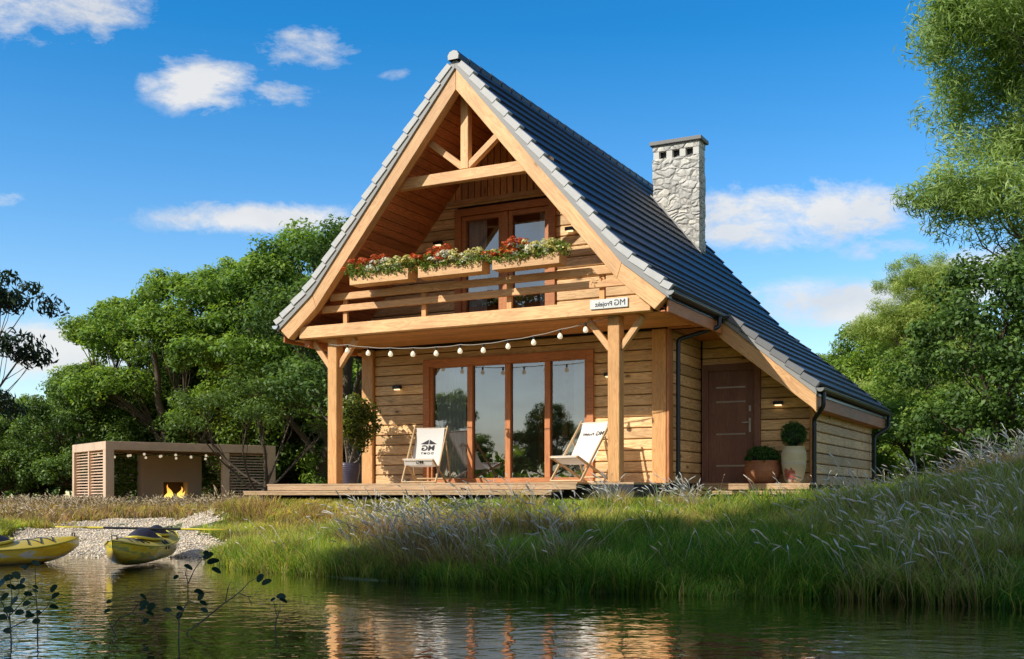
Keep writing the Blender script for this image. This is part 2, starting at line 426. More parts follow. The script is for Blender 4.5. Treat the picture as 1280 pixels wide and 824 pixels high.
# gravel beach: a sheet of pebbles just above the soil
t = NT('pebble_bed'); co = t.obj()
v1 = t.new('ShaderNodeTexVoronoi', {'Vector': co, 'Scale': 26.0}); v2 = t.new('ShaderNodeTexVoronoi', {'Vector': co, 'Scale': 26.0}, feature='DISTANCE_TO_EDGE')
val = t.new('ShaderNodeSeparateColor', {0: v1.outputs['Color']}).outputs[0]
c = t.ramp(val, [(0, (0.60,0.45,0.29)), (0.45, (0.84,0.70,0.50)), (0.8, (0.92,0.83,0.66)), (1, (0.55,0.48,0.40))])
c = t.mix(t.ramp(v2.outputs[0], [(0, (.8,.8,.8)), (0.06, (0,0,0))]), c, (0.24,0.18,0.12))
sz = t.new('ShaderNodeSeparateXYZ', {0: co}).outputs[2]
c = t.mix(t.ramp(sz, [(0.0, (1,1,1)), (0.05, (0,0,0))]), c, t.mix(1.0, c, (0.42,0.36,0.28), 'MULTIPLY'))
M['pebbles'] = t.done(t.pbr(c, 0.8, t.bump(t.ramp(v2.outputs[0], [(0, (0,0,0)), (0.25, (1,1,1))]), 1.0, 0.02)))
gb = link('gravel_beach', grid_mesh('gravel_beach', np.arange(-20, -3, 0.12), np.arange(12.5, 40, 0.12), lambda X, Y: gz(X, Y)+0.012, keep=lambda X, Y: pdist(BEACH, X, Y)+0.10*np.sin(X*5)*np.cos(Y*4) < 0), M['pebbles'])
tag(gb, kind='structure')
# loose stones lying on it
n = 14000
X = rng.uniform(-16, -3.4, n*4); Y = 13.5+rng.random(n*4)**1.4*14; k = (pdist(BEACH, X, Y) < 0.08) & (gz(X, Y) > -0.05); X = X[k][:n]; Y = Y[k][:n]; n = len(X)
ico = bmesh.new(); bmesh.ops.create_icosphere(ico, subdivisions=1, radius=1); iv = np.array([v.co[:] for v in ico.verts]); itf = np.array([[v.index for v in f.verts] for f in ico.faces]); ico.free()
s = rng.uniform(0.007, 0.022, n)[:, None, None]*np.stack([rng.uniform(0.8, 1.4, n), rng.uniform(0.7, 1.1, n), rng.uniform(0.45, 0.7, n)], 1)[:, None, :]
V = iv[None]*s*(1+0.18*rng.standard_normal((n, len(iv), 1))); a = rng.random(n)*6.28; ca, sa = np.cos(a)[:, None], np.sin(a)[:, None]
V = np.stack([V[..., 0]*ca-V[..., 1]*sa, V[..., 0]*sa+V[..., 1]*ca, V[..., 2]], -1)+np.stack([X, Y, gz(X, Y)+0.018], 1)[:, None]
tint = np.repeat(rng.random(n), len(iv))[:, None]*[1, 0, 0]
t = NT('loose_stone'); at = t.new('ShaderNodeAttribute', attribute_name='tint'); r_ = t.new('ShaderNodeSeparateColor', {0: at.outputs['Color']}).outputs[0]
M['loose'] = t.done(t.pbr(t.ramp(r_, [(0, (0.58,0.44,0.30)), (0.4, (0.86,0.72,0.52)), (0.8, (0.94,0.85,0.68)), (1, (0.48,0.44,0.40))]), 0.8))
st = link('gravel', np_mesh('gravel', V.reshape(-1, 3), (itf[None]+np.arange(n)[:, None, None]*len(iv)).reshape(-1, 3), tint), M['loose'])
tag(st, 'loose cream pebbles scattered over the little gravel beach', 'gravel', kind='stuff')

# water
t = NT('pond_water'); co = t.obj()
n1 = t.noise(t.mapping(co, (1.0, 1.25, 1), rot=(0,0,0.2)), 3.6, 2, 0.5); n2 = t.noise(t.mapping(co, (1.0, 1.3, 1), rot=(0,0,-0.3)), 8.5, 2, 0.5)
calm = t.ramp(t.noise(co, 0.16, 2), [(0.35, (0.35,0.35,0.35)), (0.65, (1,1,1))])
h = t.math('MULTIPLY', t.math('ADD', t.math('MULTIPLY', n1, 1.0), t.math('MULTIPLY', n2, 0.42)), calm)
bn = t.bump(h, 1.0, 0.0105)
w = t.pbr((0.010,0.014,0.008), 0.02, bn, **{'IOR': 1.34, 'Specular IOR Level': 0.9})
gl = t.new('ShaderNodeBsdfGlossy', {'Color': (0.95,0.93,0.88), 'Roughness': 0.03, 'Normal': bn})
tr = t.new('ShaderNodeBsdfTransparent', {'Color': (0.55,0.50,0.36)})
base = t.new('ShaderNodeMixShader', {0: 0.28, 1: w, 2: tr})
fr = t.new('ShaderNodeFresnel', {'IOR': 1.33, 'Normal': bn}).outputs[0]
M['water'] = t.done(t.new('ShaderNodeMixShader', {0: t.math('MULTIPLY', t.math('ADD', fr, 0.28), 0.95, clamp=True), 1: base, 2: gl}))
b = MB(); b.add([(-40,-40,0),(40,-40,0),(40,60,0),(-40,60,0)], [(0,1,2,3)])
# the sheet of water reaches a little under the banks
wv = POND.copy(); cx_, cy_ = wv.mean(0)
def pond_keep(X, Y): return sdist(X, Y) < 1.2
wm = grid_mesh('water', np.arange(-14.5, 15, 0.5), np.arange(-19, 19.5, 0.5), lambda X, Y: X*0, keep=pond_keep)
wo = link('water', wm, M['water']); tag(wo, kind='structure')
# ------------------------------------------------------------------ the house
H = empty('wooden_house', 'steep-roofed wooden house with slate tiles, balcony and stone chimney on the bank', 'house', (HO[0], HO[1], DZ), ROT)
C0 = -2.80
WY = 1.45                                     # front wall
KX, KZ, SL1, SL2, RZ = 3.00, 3.60, 1.183, 0.83, 7.15
def rt(dx):                                   # top of the roof at a distance from the ridge
    dx = abs(dx)
    return RZ-SL1*dx if dx < KX else KZ-SL2*(dx-KX)
def dx_at(z, off=0.0):                        # half width under the roof at height z
    z = z+off
    return (RZ-z)/SL1 if z > KZ else KX+(KZ-z)/SL2
XL, XR, XE = -5.93, 0.27, 2.27                # walls: left, right, entrance wing

def siding(x0, x1, z0, z1, holes=(), clip=None, h=0.19, gap=0.014, y=0.0):
    b = MB(); z = z0
    while z < z1-0.02:
        za, zb = z+gap/2, min(z+h, z1)-gap/2
        def ends(zz):
            if clip is None: return x0, x1
            a, c = clip(zz); return max(a, x0), min(c, x1)
        la, ra = ends(za); lb, rb = ends(zb)
        cuts = [(la, lb, ra, rb)]
        for hx0, hx1, hz0, hz1 in holes:
            if hz0 < (za+zb)/2 < hz1:
                new = []
                for (a, b_, c, d) in cuts:
                    if a < hx0: new.append((a, b_, min(c, hx0), min(d, hx0)))
                    if c > hx1: new.append((max(a, hx1), max(b_, hx1), c, d))
                cuts = new
        for (a, b_, c, d) in cuts:
            if c-a < 0.03 or d-b_ < 0.01: continue
            ch = 0.014; yf, yb = y, y+0.03
            jig = random.uniform(-0.0015, 0.0015)
            vs = [(a,yb,za),(c,yb,za),(c,yf+ch,za),(a,yf+ch,za),(a,yf+jig,za+ch),(c,yf+jig,za+ch),
                  (b_,yf+jig,zb-ch),(d,yf+jig,zb-ch),(b_,yf+ch,zb),(d,yf+ch,zb),(b_,yb,zb),(d,yb,zb)]
            b.add(vs, [(0,1,2,3),(3,2,5,4),(4,5,7,6),(6,7,9,8),(8,9,11,10),(0,3,4,6,8,10),(1,11,9,7,5,2)])
        z += h
    return b

LW = (-4.53, -1.12, -0.05, 2.30)              # lower window
UW = (-3.85, -1.85, 2.60, 5.05)               # balcony window
ZB = 5.19                                     # bottom of the upright boards
clipw = lambda z: (C0-dx_at(z, 0.40), C0+dx_at(z, 0.40))
fw = siding(XL+0.25, XR-0.28, 0.0, 2.60, [LW])
f2 = siding(XL, XR, 2.66, ZB, [UW], clipw)
fw.add(f2.v, f2.f)
fw.build('wall', M['siding'], H, loc=(0, WY, 0))
# upright boards in the gable
b = MB(); x = C0-1.62
while x < C0+1.62:
    xa, xb = x+0.011, x+0.124
    ta, tb = rt(xa-C0)-0.42, rt(xb-C0)-0.42
    if max(ta, tb) > ZB+0.1:
        b.add([(xa,0.03,ZB+.06),(xb,0.03,ZB+.06),(xb,0,ZB+.06),(xa,0,ZB+.06),(xa,0,max(ta,ZB+.07)),(xb,0,max(tb,ZB+.07)),(xa,.03,max(ta,ZB+.07)),(xb,.03,max(tb,ZB+.07))],
              [(0,1,2,3),(3,2,5,4),(4,5,7,6),(0,3,4,6),(1,7,5,2)])
    x += 0.135
b.build('gable_wall', M['siding_gable'], H, loc=(0, WY-0.004, 0))
b = MB(); b.box(C0-1.62, C0+1.62, WY-0.03, WY+0.03, ZB-0.02, ZB+0.07); b.build('gable_trim', M['timber'], H, 0.006)
# the body behind the boards (with holes for glass)
b = MB(); yb0, yb1 = WY+0.032, WY+0.16
def wallpanel(x0, x1, z0, z1): b.box(x0, x1, yb0, yb1, z0, z1)
wallpanel(XL+0.02, LW[0], -0.2, 2.6); wallpanel(LW[1], XR-0.04, -0.2, 2.6); wallpanel(LW[0], LW[1], 2.3, 2.6)
b.prism([(C0-dx_at(2.6,.42),2.6),(UW[0],2.6),(UW[0],5.05),(C0-dx_at(5.05,.42),5.05),(C0-dx_at(3.6-.42,.42),3.18)], yb0, yb1)
b.prism([(UW[1],2.6),(C0+dx_at(2.6,.42),2.6),(C0+dx_at(3.6-.42,.42),3.18),(C0+dx_at(5.05,.42),5.05),(UW[1],5.05)], yb0, yb1)
b.prism([(C0-dx_at(5.05,.42),5.05),(C0+dx_at(5.05,.42),5.05),(C0,RZ-.42)], yb0, yb1)
b.build('wall_core', M['dark'], H)
# side wall of the main body and the entrance wall
b = siding(0, 1.72, 0.0, 2.62); b.build('wall', M['siding'], H, loc=(XR, WY+0.03, 0), rot=(0,0,R(90)))
DX0, DX1 = 0.36, 1.34
clipd = lambda z: (0, C0+dx_at(z, 0.34))
b = siding(XR+0.03, XE, 0.0, 2.62, [(DX0+.02, DX1-.02, -0.1, 2.06)], clipd); b.build('wall', M['siding'], H, loc=(0, 3.2, 0))
b = siding(0, 5.55, -0.4, 1.53); b.build('wall', M['siding'], H, loc=(XE, 3.23, 0), rot=(0,0,R(90)))
b = MB(); b.box(XR-0.16, XR-0.032, yb1, 3.4, -0.3, 2.62)
b.prism([(XR,-.3),(XE-.035,-.3),(XE-.035,1.45),(C0+dx_at(2.62,.36),2.62),(XR,2.62)], 3.235, 3.4)
b.box(XE-0.16, XE-0.033, 3.4, 8.8, -0.3, 1.5)
b.prism([(XL+.03,-.3),(XE-.035,-.3),(XE-.035,1.45),(C0+KX,3.2),(C0,RZ-.45),(C0-KX,3.2),(XL+.03,2.6)], 8.8, 8.95)
b.box(XL+.03, XL+.15, yb1, 8.8, -0.3, 2.7)
b.build('wall_core', M['dark'], H)
b = siding(0, 7.4, -0.2, 2.62); b.build('wall', M['siding'], H, loc=(XL, 8.9, 0), rot=(0,0,R(-90)))
# corner posts
def post_box(name, x0, x1, y0, y1, z0, z1, m=None, bev=0.008):
    b = MB(); cx, cy = (x0+x1)/2, (y0+y1)/2
    b.box(x0-cx, x1-cx, y0-cy, y1-cy, z0, z1)
    return b.build(name, m or M['timber_z'], H, bev, loc=(cx, cy, 0))
post_box('corner_post', XL-0.02, XL+0.23, WY-0.07, WY+0.13, 0, 2.6)
post_box('corner_post', XR-0.26, XR-0.005, WY-0.07, WY+0.03, 0, 2.6)
post_box('corner_post', XR+0.002, XR+0.05, WY-0.07, WY+0.13, 0, 2.6, M['red_timber_z'])
post_box('corner_post', XE-0.03, XE+0.035, 3.17, 3.26, -.3, 1.5, M['siding_gable'])
# plinth and porch floor
b = MB(); b.box(-6.58, XR+0.02, -0.14, WY-.08, -0.6, -0.035); b.box(XL, XR+.02, WY-.08, WY+.2, -.6, -.036); b.box(XR+.02, XE+.02, 3.0, 8.95, -.7, -.03); b.box(XL, XR+.02, WY+.2, 8.95, -.7, -.03)
b.build('plinth', M['plinth'], H)

def boards_along_x(b, x0, x1, ya, yb, ztop, th, w=0.145, gap=0.007):
    y = ya
    while y < yb-0.02:
        b.box(x0, x1, y+gap/2, min(y+w, yb)-gap/2, ztop-th, ztop); y += w
b = MB(); boards_along_x(b, -6.62, XR+0.02, -0.14, WY-0.075, 0.0, 0.034); b.box(XL, XR+.02, WY-.07, WY+.03, -.034, -.002)
b.build('porch_floor', M['deck'], H, 0.003)
# wooden steps
T = empty('wooden_steps', 'two long plank steps of the porch in front of the sliding window', 'steps', (HO[0], HO[1], DZ), ROT)
b = MB(); boards_along_x(b, -6.62, -0.46, -0.62, -0.15, 0.0, 0.03); b.build('tread', M['deck'], T, 0.003)
b = MB(); b.box(-6.60, -0.48, -0.618, -0.585, -0.115, -0.033); b.build('riser', M['deck'], T, 0.003)
b = MB(); boards_along_x(b, -6.86, -0.72, -0.98, -0.55, -0.125, 0.03); b.build('tread', M['deck'], T, 0.003)
b = MB(); b.box(-6.84, -0.74, -0.975, -0.94, -0.20, -0.157); b.build('riser', M['deck'], T, 0.003)
for x in np.arange(-6.5, -0.9, 1.1):
    b = MB(); b.prism_x([(-.93,-.7),(-.15,-.7),(-.15,-.035),(-.57,-.035),(-.57,-.16),(-.93,-.16)], x, x+.08); b.build('bearer', M['plinth'], T)
T2 = empty('entrance_steps', 'short two-tier plank steps below the brown entrance door', 'steps', (HO[0], HO[1], DZ), ROT)
b = MB(); boards_along_x(b, 0.42, 2.42, 2.45, 3.19, 0.0, 0.03); b.build('tread', M['deck'], T2, 0.003)
b = MB(); b.box(0.44, 2.40, 2.455, 2.488, -0.105, -0.033); b.build('riser', M['deck'], T2, 0.003)
b = MB(); boards_along_x(b, 0.24, 2.36, 2.15, 2.50, -0.125, 0.03); b.build('tread', M['deck'], T2, 0.003)
b = MB(); b.box(0.26, 2.34, 2.155, 2.19, -0.19, -0.157); b.build('riser', M['deck'], T2, 0.003)
for x in (.5, 1.3, 2.2):
    b = MB(); b.box(x, x+.08, 2.5, 3.0, -.7, -.16); b.build('bearer', M['plinth'], T2)

# ------------------------------------------------------------------ roof
RF, RB = -0.40, 9.08                          # front and rear verge
EL = 2.40                                     # front verge of the wing roof
roof = empty('roof', parent=H)
def arc_points(dx0, dx1, step):
    pts = []; dx = dx0
    while dx < dx1-1e-6:
        sl = SL1 if dx < KX-1e-6 else SL2
        pts.append(dx); dx += step/math.hypot(1, sl)
        if pts[-1] < KX-0.05 < dx-0.05 and abs(dx-KX) < 0.12: dx = KX
    pts.append(dx1); return pts
EAVE, EAVE2 = 3.78, 5.36
PITCH = 0.335
def tile_rows(side, dx0, dx1, y0, y1, b):
    p = arc_points(dx0, dx1, PITCH)
    for a, c in zip(p[:-1], p[1:]):
        za, zc = rt(a), rt(c); n = Vector((za-zc, 0, c-a)).normalized()      # outward normal (dx, z)
        t = (c-a, zc-za); L = math.hypot(*t); ex = (t[0]/L*0.03, t[1]/L*0.03)
        q = [(a, za-0.012), (a+n.x*0.006, za+n.z*0.006), (c+n.x*0.046+ex[0], zc+n.z*0.046+ex[1]), (c+ex[0], zc+ex[1]-0.008)]
        b.prism([(C0+side*x, z) for x, z in q], y0, y1)
b = MB(); tile_rows(1, 0.03, EAVE, RF+0.05, EL+0.03, b); tile_rows(1, 0.03, EAVE2, EL+0.032, RB, b); b.build('roof_tiles', M['tiles'], roof, 0)
b = MB(); tile_rows(-1, 0.03, EAVE, RF+0.05, RB, b); b.build('roof_tiles', M['tiles'], roof, 0)
# roof deck under the tiles
def deckpoly(side, dxe, t0, t1):
    pts = [(0, RZ-t0), (KX, KZ-t0), (dxe, rt(dxe)-t0), (dxe, rt(dxe)-t1), (KX, KZ-t1), (0, RZ-t1)]
    return [(C0+side*x, z) for x, z in pts]
b = MB(); b.prism(deckpoly(1, EAVE-0.02, 0.02, 0.16), RF+0.14, EL+0.05); b.prism(deckpoly(1, EAVE2-0.02, 0.02, 0.16), EL+0.052, RB-0.03)
b.prism(deckpoly(-1, EAVE-0.02, 0.02, 0.16), RF+0.14, RB-0.03); b.build('roof_underlay', M['dark'], roof)
# verge tiles (light grey end tiles) front
def verge_run(side, dx0, dx1, y0, y1, name='verge_tiles', m=None):
    b = MB(); p = arc_points(dx0, dx1, PITCH)
    for a, c in zip(p[:-1], p[1:]):
        za, zc = rt(a), rt(c); t = Vector((c-a, 0, zc-za)).normalized(); n = Vector((-t.z, 0, t.x))
        a2 = Vector((a, 0, za))+t*0.032; c2 = Vector((c, 0, zc))+t*0.024
        up0, up1 = 0.020, 0.062; dn = 0.085
        q = [a2+n*up0, c2+n*up1, c2-n*(dn-0.03), a2-n*dn]
        b.prism([(C0+side*v.x, v.z) for v in q], y0, y1)
    return b.build(name, m or M['verge'], roof, 0.005)
verge_run(1, 0.10, EAVE, RF-0.02, RF+0.13); verge_run(-1, 0.10, EAVE, RF-0.02, RF+0.13)
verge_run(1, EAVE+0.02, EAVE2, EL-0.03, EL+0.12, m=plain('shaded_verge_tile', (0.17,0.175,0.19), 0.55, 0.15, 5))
verge_run(1, 0.10, EAVE2, RB-0.02, RB+0.06, m=M['tiles']); verge_run(-1, 0.10, EAVE, RB-0.02, RB+0.06, m=M['tiles'])
# wing verge continues up beside the main eave, under it
# thin trim boards under the verge tiles
def strip(side, d0, d1, o0, o1, y0, y1):
    ks = [x for x in (d0, KX, d1) if d0 <= x <= d1]; ks = sorted(set(ks))
    pts = [(x, rt(x)-o0*(1.0 if x <= KX else 0.85)) for x in ks]+[(x, rt(x)-o1*(1.0 if x <= KX else 0.85)) for x in reversed(ks)]
    return [(C0+side*x, z) for x, z in pts]
for s in (1, -1):
    b = MB(); b.prism(strip(s, 0.0, EAVE-0.02, 0.06, 0.225, 0, 0), RF, RF+0.14); b.build('verge_trim', M['trim'], roof, 0.003)
b = MB(); b.prism(strip(1, EAVE-0.35, EAVE2-0.02, 0.06, 0.22, 0, 0), EL-0.005, EL+0.12); b.build('verge_trim', M['trim'], roof, 0.003)
# ridge tiles
b = MB(); y = RF-0.05
while y < RB+0.02:
    y2 = min(y+0.40, RB+0.08); L = []
    for yy, rr in ((y, 0.105), (y2, 0.095)):
        L.append([(C0+rr*1.12*math.cos(a), yy, RZ-0.055+rr*1.05*math.sin(a)) for a in [R(x) for x in (-28, 12, 50, 90, 130, 168, 208)]])
    b.add(L[0]+L[1], [(i, i+1, i+8, i+7) for i in range(6)], False); b.add(L[0], [tuple(range(7))]); b.add(L[1], [tuple(range(6, -1, -1))]); y += 0.38
b.build('ridge_tiles', M['tiles'], roof, 0.0)
b = MB(); b.add([(C0+.112*math.cos(R(a)), RF-.06, RZ-.055+.105*math.sin(R(a))) for a in (-28,12,50,90,130,168,208)]+[(C0+.112*math.cos(R(a)), RF+.12, RZ-.055+.105*math.sin(R(a))) for a in (-28,12,50,90,130,168,208)], [tuple(range(7)), tuple(range(13,6,-1))]+[(i, i+7, i+8, i+1) for i in range(6)]); b.build('ridge_end_tile', M['verge'], roof, 0.006)
# rafters / bargeboards of golden timber: own X along the slope
def bargeboard(side, y0, y1, name='bargeboard'):
    # upper straight piece and kicked end piece, grain follows each
    up = [(0, 6.94), (2.985, 3.41), (2.90, 3.15), (0, 6.57)]
    lo = [(2.985, 3.41), (3.735, 2.83), (3.52, 2.63), (2.90, 3.15)]
    for q, (p0, p1) in ((up, ((0, 6.94), (2.985, 3.41))), (lo, ((2.985, 3.41), (3.735, 2.83)))):
        ang = math.atan2(p1[1]-p0[1], side*(p1[0]-p0[0]))
        ca, sa = math.cos(ang), math.sin(ang); b = MB()
        loc = [(((side*x)*ca+(z-RZ)*sa), -(side*x)*sa+(z-RZ)*ca) for x, z in q]
        b.prism(loc, y0, y1)
        b.build(name, M['timber'], H, 0.008, loc=(C0, 0, RZ), rot=(0, -ang, 0))
bargeboard(1, RF+0.03, RF+0.20); bargeboard(-1, RF+0.03, RF+0.20)
# wing bargeboard
q = [(3.55, rt(3.55)-0.19), (EAVE2-0.03, rt(EAVE2-0.03)-0.19), (EAVE2-0.03, rt(EAVE2)-0.46), (EAVE2-0.10, rt(EAVE2-.1)-0.46), (3.75, 2.46), (3.60, 2.60)]
ang = math.atan2(-SL2, 1); ca, sa = math.cos(ang), math.sin(ang)
b = MB(); b.prism([(x*ca+(z-RZ)*sa, -x*sa+(z-RZ)*ca) for x, z in q], EL+0.02, EL+0.10)
b.build('bargeboard', M['timber'], H, 0.006, loc=(C0, 0, RZ), rot=(0, -ang, 0))
# balcony soffits: boards running back to the wall under both slopes
def soffit(side):
    b = MB(); back = MB(); p = arc_points(0.0, 3.62, 0.155)
    for a, c in zip(p[:-1], p[1:]):
        za, zc = rt(a)-0.44, rt(c)-0.44; t = Vector((c-a, 0, zc-za)).normalized(); n = Vector((-t.z, 0, t.x))
        A = Vector((a, 0, za))+t*0.005; B = Vector((c, 0, zc))-t*0.005
        b.prism([(C0+side*v.x, v.z) for v in (A, B, B+n*0.02, A+n*0.02)], RF+0.21, WY-0.002)
    back.prism(deckpoly(side, 3.66, 0.17, 0.405), RF+0.205, WY+0.02)
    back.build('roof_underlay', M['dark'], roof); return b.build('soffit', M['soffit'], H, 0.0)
soffit(1); soffit(-1)
# porch ceiling and eave soffits
b = MB(); y = -0.12
while y < WY-0.08: b.box(XL-0.45, XR+0.48, y+0.006, y+0.094, 2.625, 2.645); y += 0.10
b.build('porch_ceiling', M['ceiling'], H)
b = MB(); b.box(XL-0.45, XR+0.48, -0.12, WY+0.03, 2.648, 2.74); b.build('balcony_floor', M['dark'], H)
b = MB(); b.box(XR+0.03, 0.86, WY-0.08, 2.44, 2.60, 2.62); b.box(XR+0.03, 0.80, 2.442, 3.19, 2.60, 2.62); b.box(0.485+XR, 0.86, -0.30, WY-0.085, 2.60, 2.62)
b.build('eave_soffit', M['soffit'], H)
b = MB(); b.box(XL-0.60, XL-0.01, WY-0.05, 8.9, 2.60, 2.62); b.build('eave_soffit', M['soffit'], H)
beam('fascia', (0.895, -0.28, 2.71), (0.895, EL+0.02, 2.71), 0.035, 0.24, M['red_timber'], H)
beam('fascia', (-6.495, -0.28, 2.71), (-6.495, 8.98, 2.71), 0.035, 0.24, M['red_timber'], H)
b = MB(); p = [(3.60, rt(3.6)-0.36), (EAVE2-0.09, rt(EAVE2-.09)-0.36), (EAVE2-0.09, rt(EAVE2-.09)-0.34), (3.60, rt(3.6)-0.34)]
b.prism([(C0+x, z) for x, z in p], EL+0.105, 3.19); b.build('eave_soffit', M['soffit'], H)
b = MB(); b.box(XE+0.04, 2.46, 3.19, 8.95, 1.255, 1.275); b.build('eave_soffit', M['soffit'], H)
beam('fascia', (2.50, EL+0.105, 1.385), (2.50, 9.0, 1.385), 0.04, 0.27, M['red_timber'], H)
# gutters
def gutter(x, y0, y1, z, r=0.062):
    b = MB(); A = [R(a) for a in range(180, 361, 20)]; n = len(A)
    vs = [(x+r*math.cos(a), y, z+r*math.sin(a)) for y in (y0, y1) for a in A]+[(x+(r-.007)*math.cos(a), y, z+(r-.007)*math.sin(a)) for y in (y0, y1) for a in A]
    fs = []
    for i in range(n-1): fs += [(i, i+1, i+1+n, i+n), (2*n+i, 3*n+i, 3*n+i+1, 2*n+i+1)]
    fs += [(0, n, 3*n, 2*n), (n-1, 3*n-1, 4*n-1, 2*n-1)]
    b.add(vs, fs); b.tube([(x+r, y0, z), (x+r, y1, z)], 0.011, 6)
    g_ = b.build('gutter', M['anthracite'], H)
    c = MB(); c.add([(x+r*1.04*math.cos(a), y0-0.004, z+r*1.04*math.sin(a)) for a in A]+[(x+r*1.04*math.cos(a), y0+0.012, z+r*1.04*math.sin(a)) for a in A],
          [tuple(range(n-1, -1, -1)), tuple(range(n, 2*n))]+[(i, i+1, i+1+n, i+n) for i in range(n-1)]+[(0, n, 2*n-1, n-1)])
    c.build('end_cap', M['silver'], g_)
gutter(0.985, RF-0.03, EL+0.10, 2.885); gutter(2.605, EL-0.03, RB, 1.585); gutter(-6.585, RF-0.03, RB, 2.885)
b = MB(); b.box(0.915, 0.93, RF+0.02, EL+0.05, 2.78, 2.90); b.box(2.525, 2.54, EL+0.02, RB, 1.46, 1.60); b.box(-6.53, -6.515, RF+.02, RB, 2.78, 2.9); b.build('drip_edge', M['anthracite'], H)
def downpipe(pts, r=0.038):
    P = [Vector(p) for p in pts]; out = [P[0]]
    for i in range(1, len(P)-1):
        a = (P[i-1]-P[i]).normalized()*0.06; c = (P[i+1]-P[i]).normalized()*0.06
        for k in range(6):
            t_ = k/5; out.append((P[i]+a)*(1-t_)**2+P[i]*2*t_*(1-t_)+(P[i]+c)*t_*t_)
    out.append(P[-1]); b = MB(); b.tube(out, r, 12); z = 0.5
    for z in (0.25, 1.0, 1.9):
        if z < P[-2].z: b.tube([(P[-1].x, P[-1].y, z), (P[-1].x, P[-1].y, z+0.03)], r+0.006, 12)
    return b.build('downpipe', M['anthracite'], H)
downpipe([(0.985, 2.02, 2.84), (0.985, 2.02, 2.66), (0.38, 1.66, 2.44), (0.38, 1.66, -0.15)])
downpipe([(2.605, 2.62, 1.54), (2.605, 2.62, 1.30), (2.36, 3.02, 1.12), (2.36, 3.02, -0.3)])
downpipe([(2.605, 8.92, 1.54), (2.605, 8.92, 1.28), (2.36, 8.60, 1.08), (2.36, 8.60, -0.5)])
downpipe([(-6.585, 0.9, 2.84), (-6.585, 0.9, 2.66), (-6.02, 1.75, 2.44), (-6.02, 1.75, -0.15)])
# chimney
ch = empty('chimney', parent=H); M['pier'] = plain('pale_block', (0.62,0.60,0.56), .8, .1, 9, bump=.2)
cx0, cx1, cy0, cy1, ct = -2.10, -1.03, 7.0, 7.42, 7.53
n = 40
b = MB()
b.box(cx0, cx1, cy0, cy1, 4.6, ct-0.30); b.box(cx0, cx1, cy0, cy1, ct-0.13, ct)
me = b.mesh('chimney_stack'); bm = bmesh.new(); bm.from_mesh(me)
bmesh.ops.subdivide_edges(bm, edges=[e for e in bm.edges if e.calc_length() > 0.3], cuts=22, use_grid_fill=True)
for v in bm.verts:
    
    q = Vector((v.co.x*5, v.co.y*5, v.co.z*8)); d = mn.cell(q+mn.noise_vector(v.co*2.5)*1.2)*0.012
    c_ = Vector(((cx0+cx1)/2, (cy0+cy1)/2, v.co.z)); dr = v.co-c_
    if v.co.z < ct-0.31: v.co += Vector((math.copysign(1, dr.x) if abs(dr.x) > .5 else 0, math.copysign(1, dr.y) if abs(dr.y) > .19 else 0, 0))*d
bm.to_mesh(me); bm.free(); link('stack', me, M['stone'], ch)
for k in range(4):
    w = 0.135; x = cx0+0.01+(cx1-cx0-.02-w)*k/3; b = MB(); b.box(x, x+w, cy0+.01, cy1-.01, ct-0.32, ct-0.12); b.build('vent_pier', M['pier'], ch, 0.004)
b = MB(); b.box(cx0+.05, cx1-.05, cy0+.12, cy1-.12, ct-.31, ct-.12); b.build('flue', M['black'], ch)
b = MB(); b.box(cx0-0.06, cx1+0.06, cy0-0.06, cy1+0.06, ct+.002, ct+0.085); b.build('cap', plain('cap_concrete', (0.22,0.215,0.21), 0.7, 0.1, 8), ch, 0.006)
b = MB()
for (xa, xb) in ((cx0-.04, cx1+.02),):
    b.prism([(xa, rt(xa-C0)+0.03), (xb+.03, rt(xb+.03-C0)+0.03), (xb+.03, rt(xb+.03-C0)+0.10), (xa, rt(xa-C0)+0.10)], cy0-0.035, cy0-0.005)
b.build('flashing', M['trim'], ch)

# ------------------------------------------------------------------ gable truss, balcony and porch frame
TY = -0.02
beam('tie_beam', (C0-1.62, TY, 5.22), (C0+1.62, TY, 5.22), 0.14, 0.19, M['timber'], H)
beam('king_post', (C0+0.0, TY, 5.32), (C0+0.0, TY, 6.62), 0.14, 0.15, M['timber'], H, up=(1,0,0))
beam('strut', (C0+0.05, TY, 5.36), (C0+0.72, TY, 5.88), 0.11, 0.11, M['timber'], H)
beam('strut', (C0-0.05, TY, 5.36), (C0-0.72, TY, 5.88), 0.11, 0.11, M['timber'], H)
beam('porch_beam', (-6.14, -0.215, 2.74), (0.62, -0.215, 2.74), 0.15, 0.215, M['timber'], H)
beam('porch_beam', (XL-0.16, -0.13, 2.56), (XL-0.16, WY-0.08, 2.56), 0.12, 0.12, M['red_timber'], H)  # side beam added to stop sun slipping in under the left eave
for zz, a, hh in ((3.36, dx_at(3.36, .44)-0.05, 0.125), (3.15, dx_at(3.15, .44)-0.05, 0.12)):
    beam('balcony_rail', (C0-a, -0.10, zz), (C0+a, -0.10, zz), 0.055, hh, M['timber'], H)
for x in (-5.28, -3.62, -1.95, -0.28):
    b = MB(); b.box(-.045, .045, -.03, .03, 2.845, 3.42); b.build('baluster', M['timber_z'], H, 0.004, loc=(x, -0.045+.0, 0))
for x in (-5.55, -0.07):
    b = MB(); b.box(-.10, .10, -.10, .10, 0.0, 2.63)
    b.build('porch_post', M['timber_z'], H, 0.010, loc=(x, 0.0, 0))
    for s in (-1, 1):
        beam('brace', (x+s*0.09, 0.0, 2.12), (x+s*0.47, 0.0, 2.60), 0.09, 0.10, M['timber'], H)

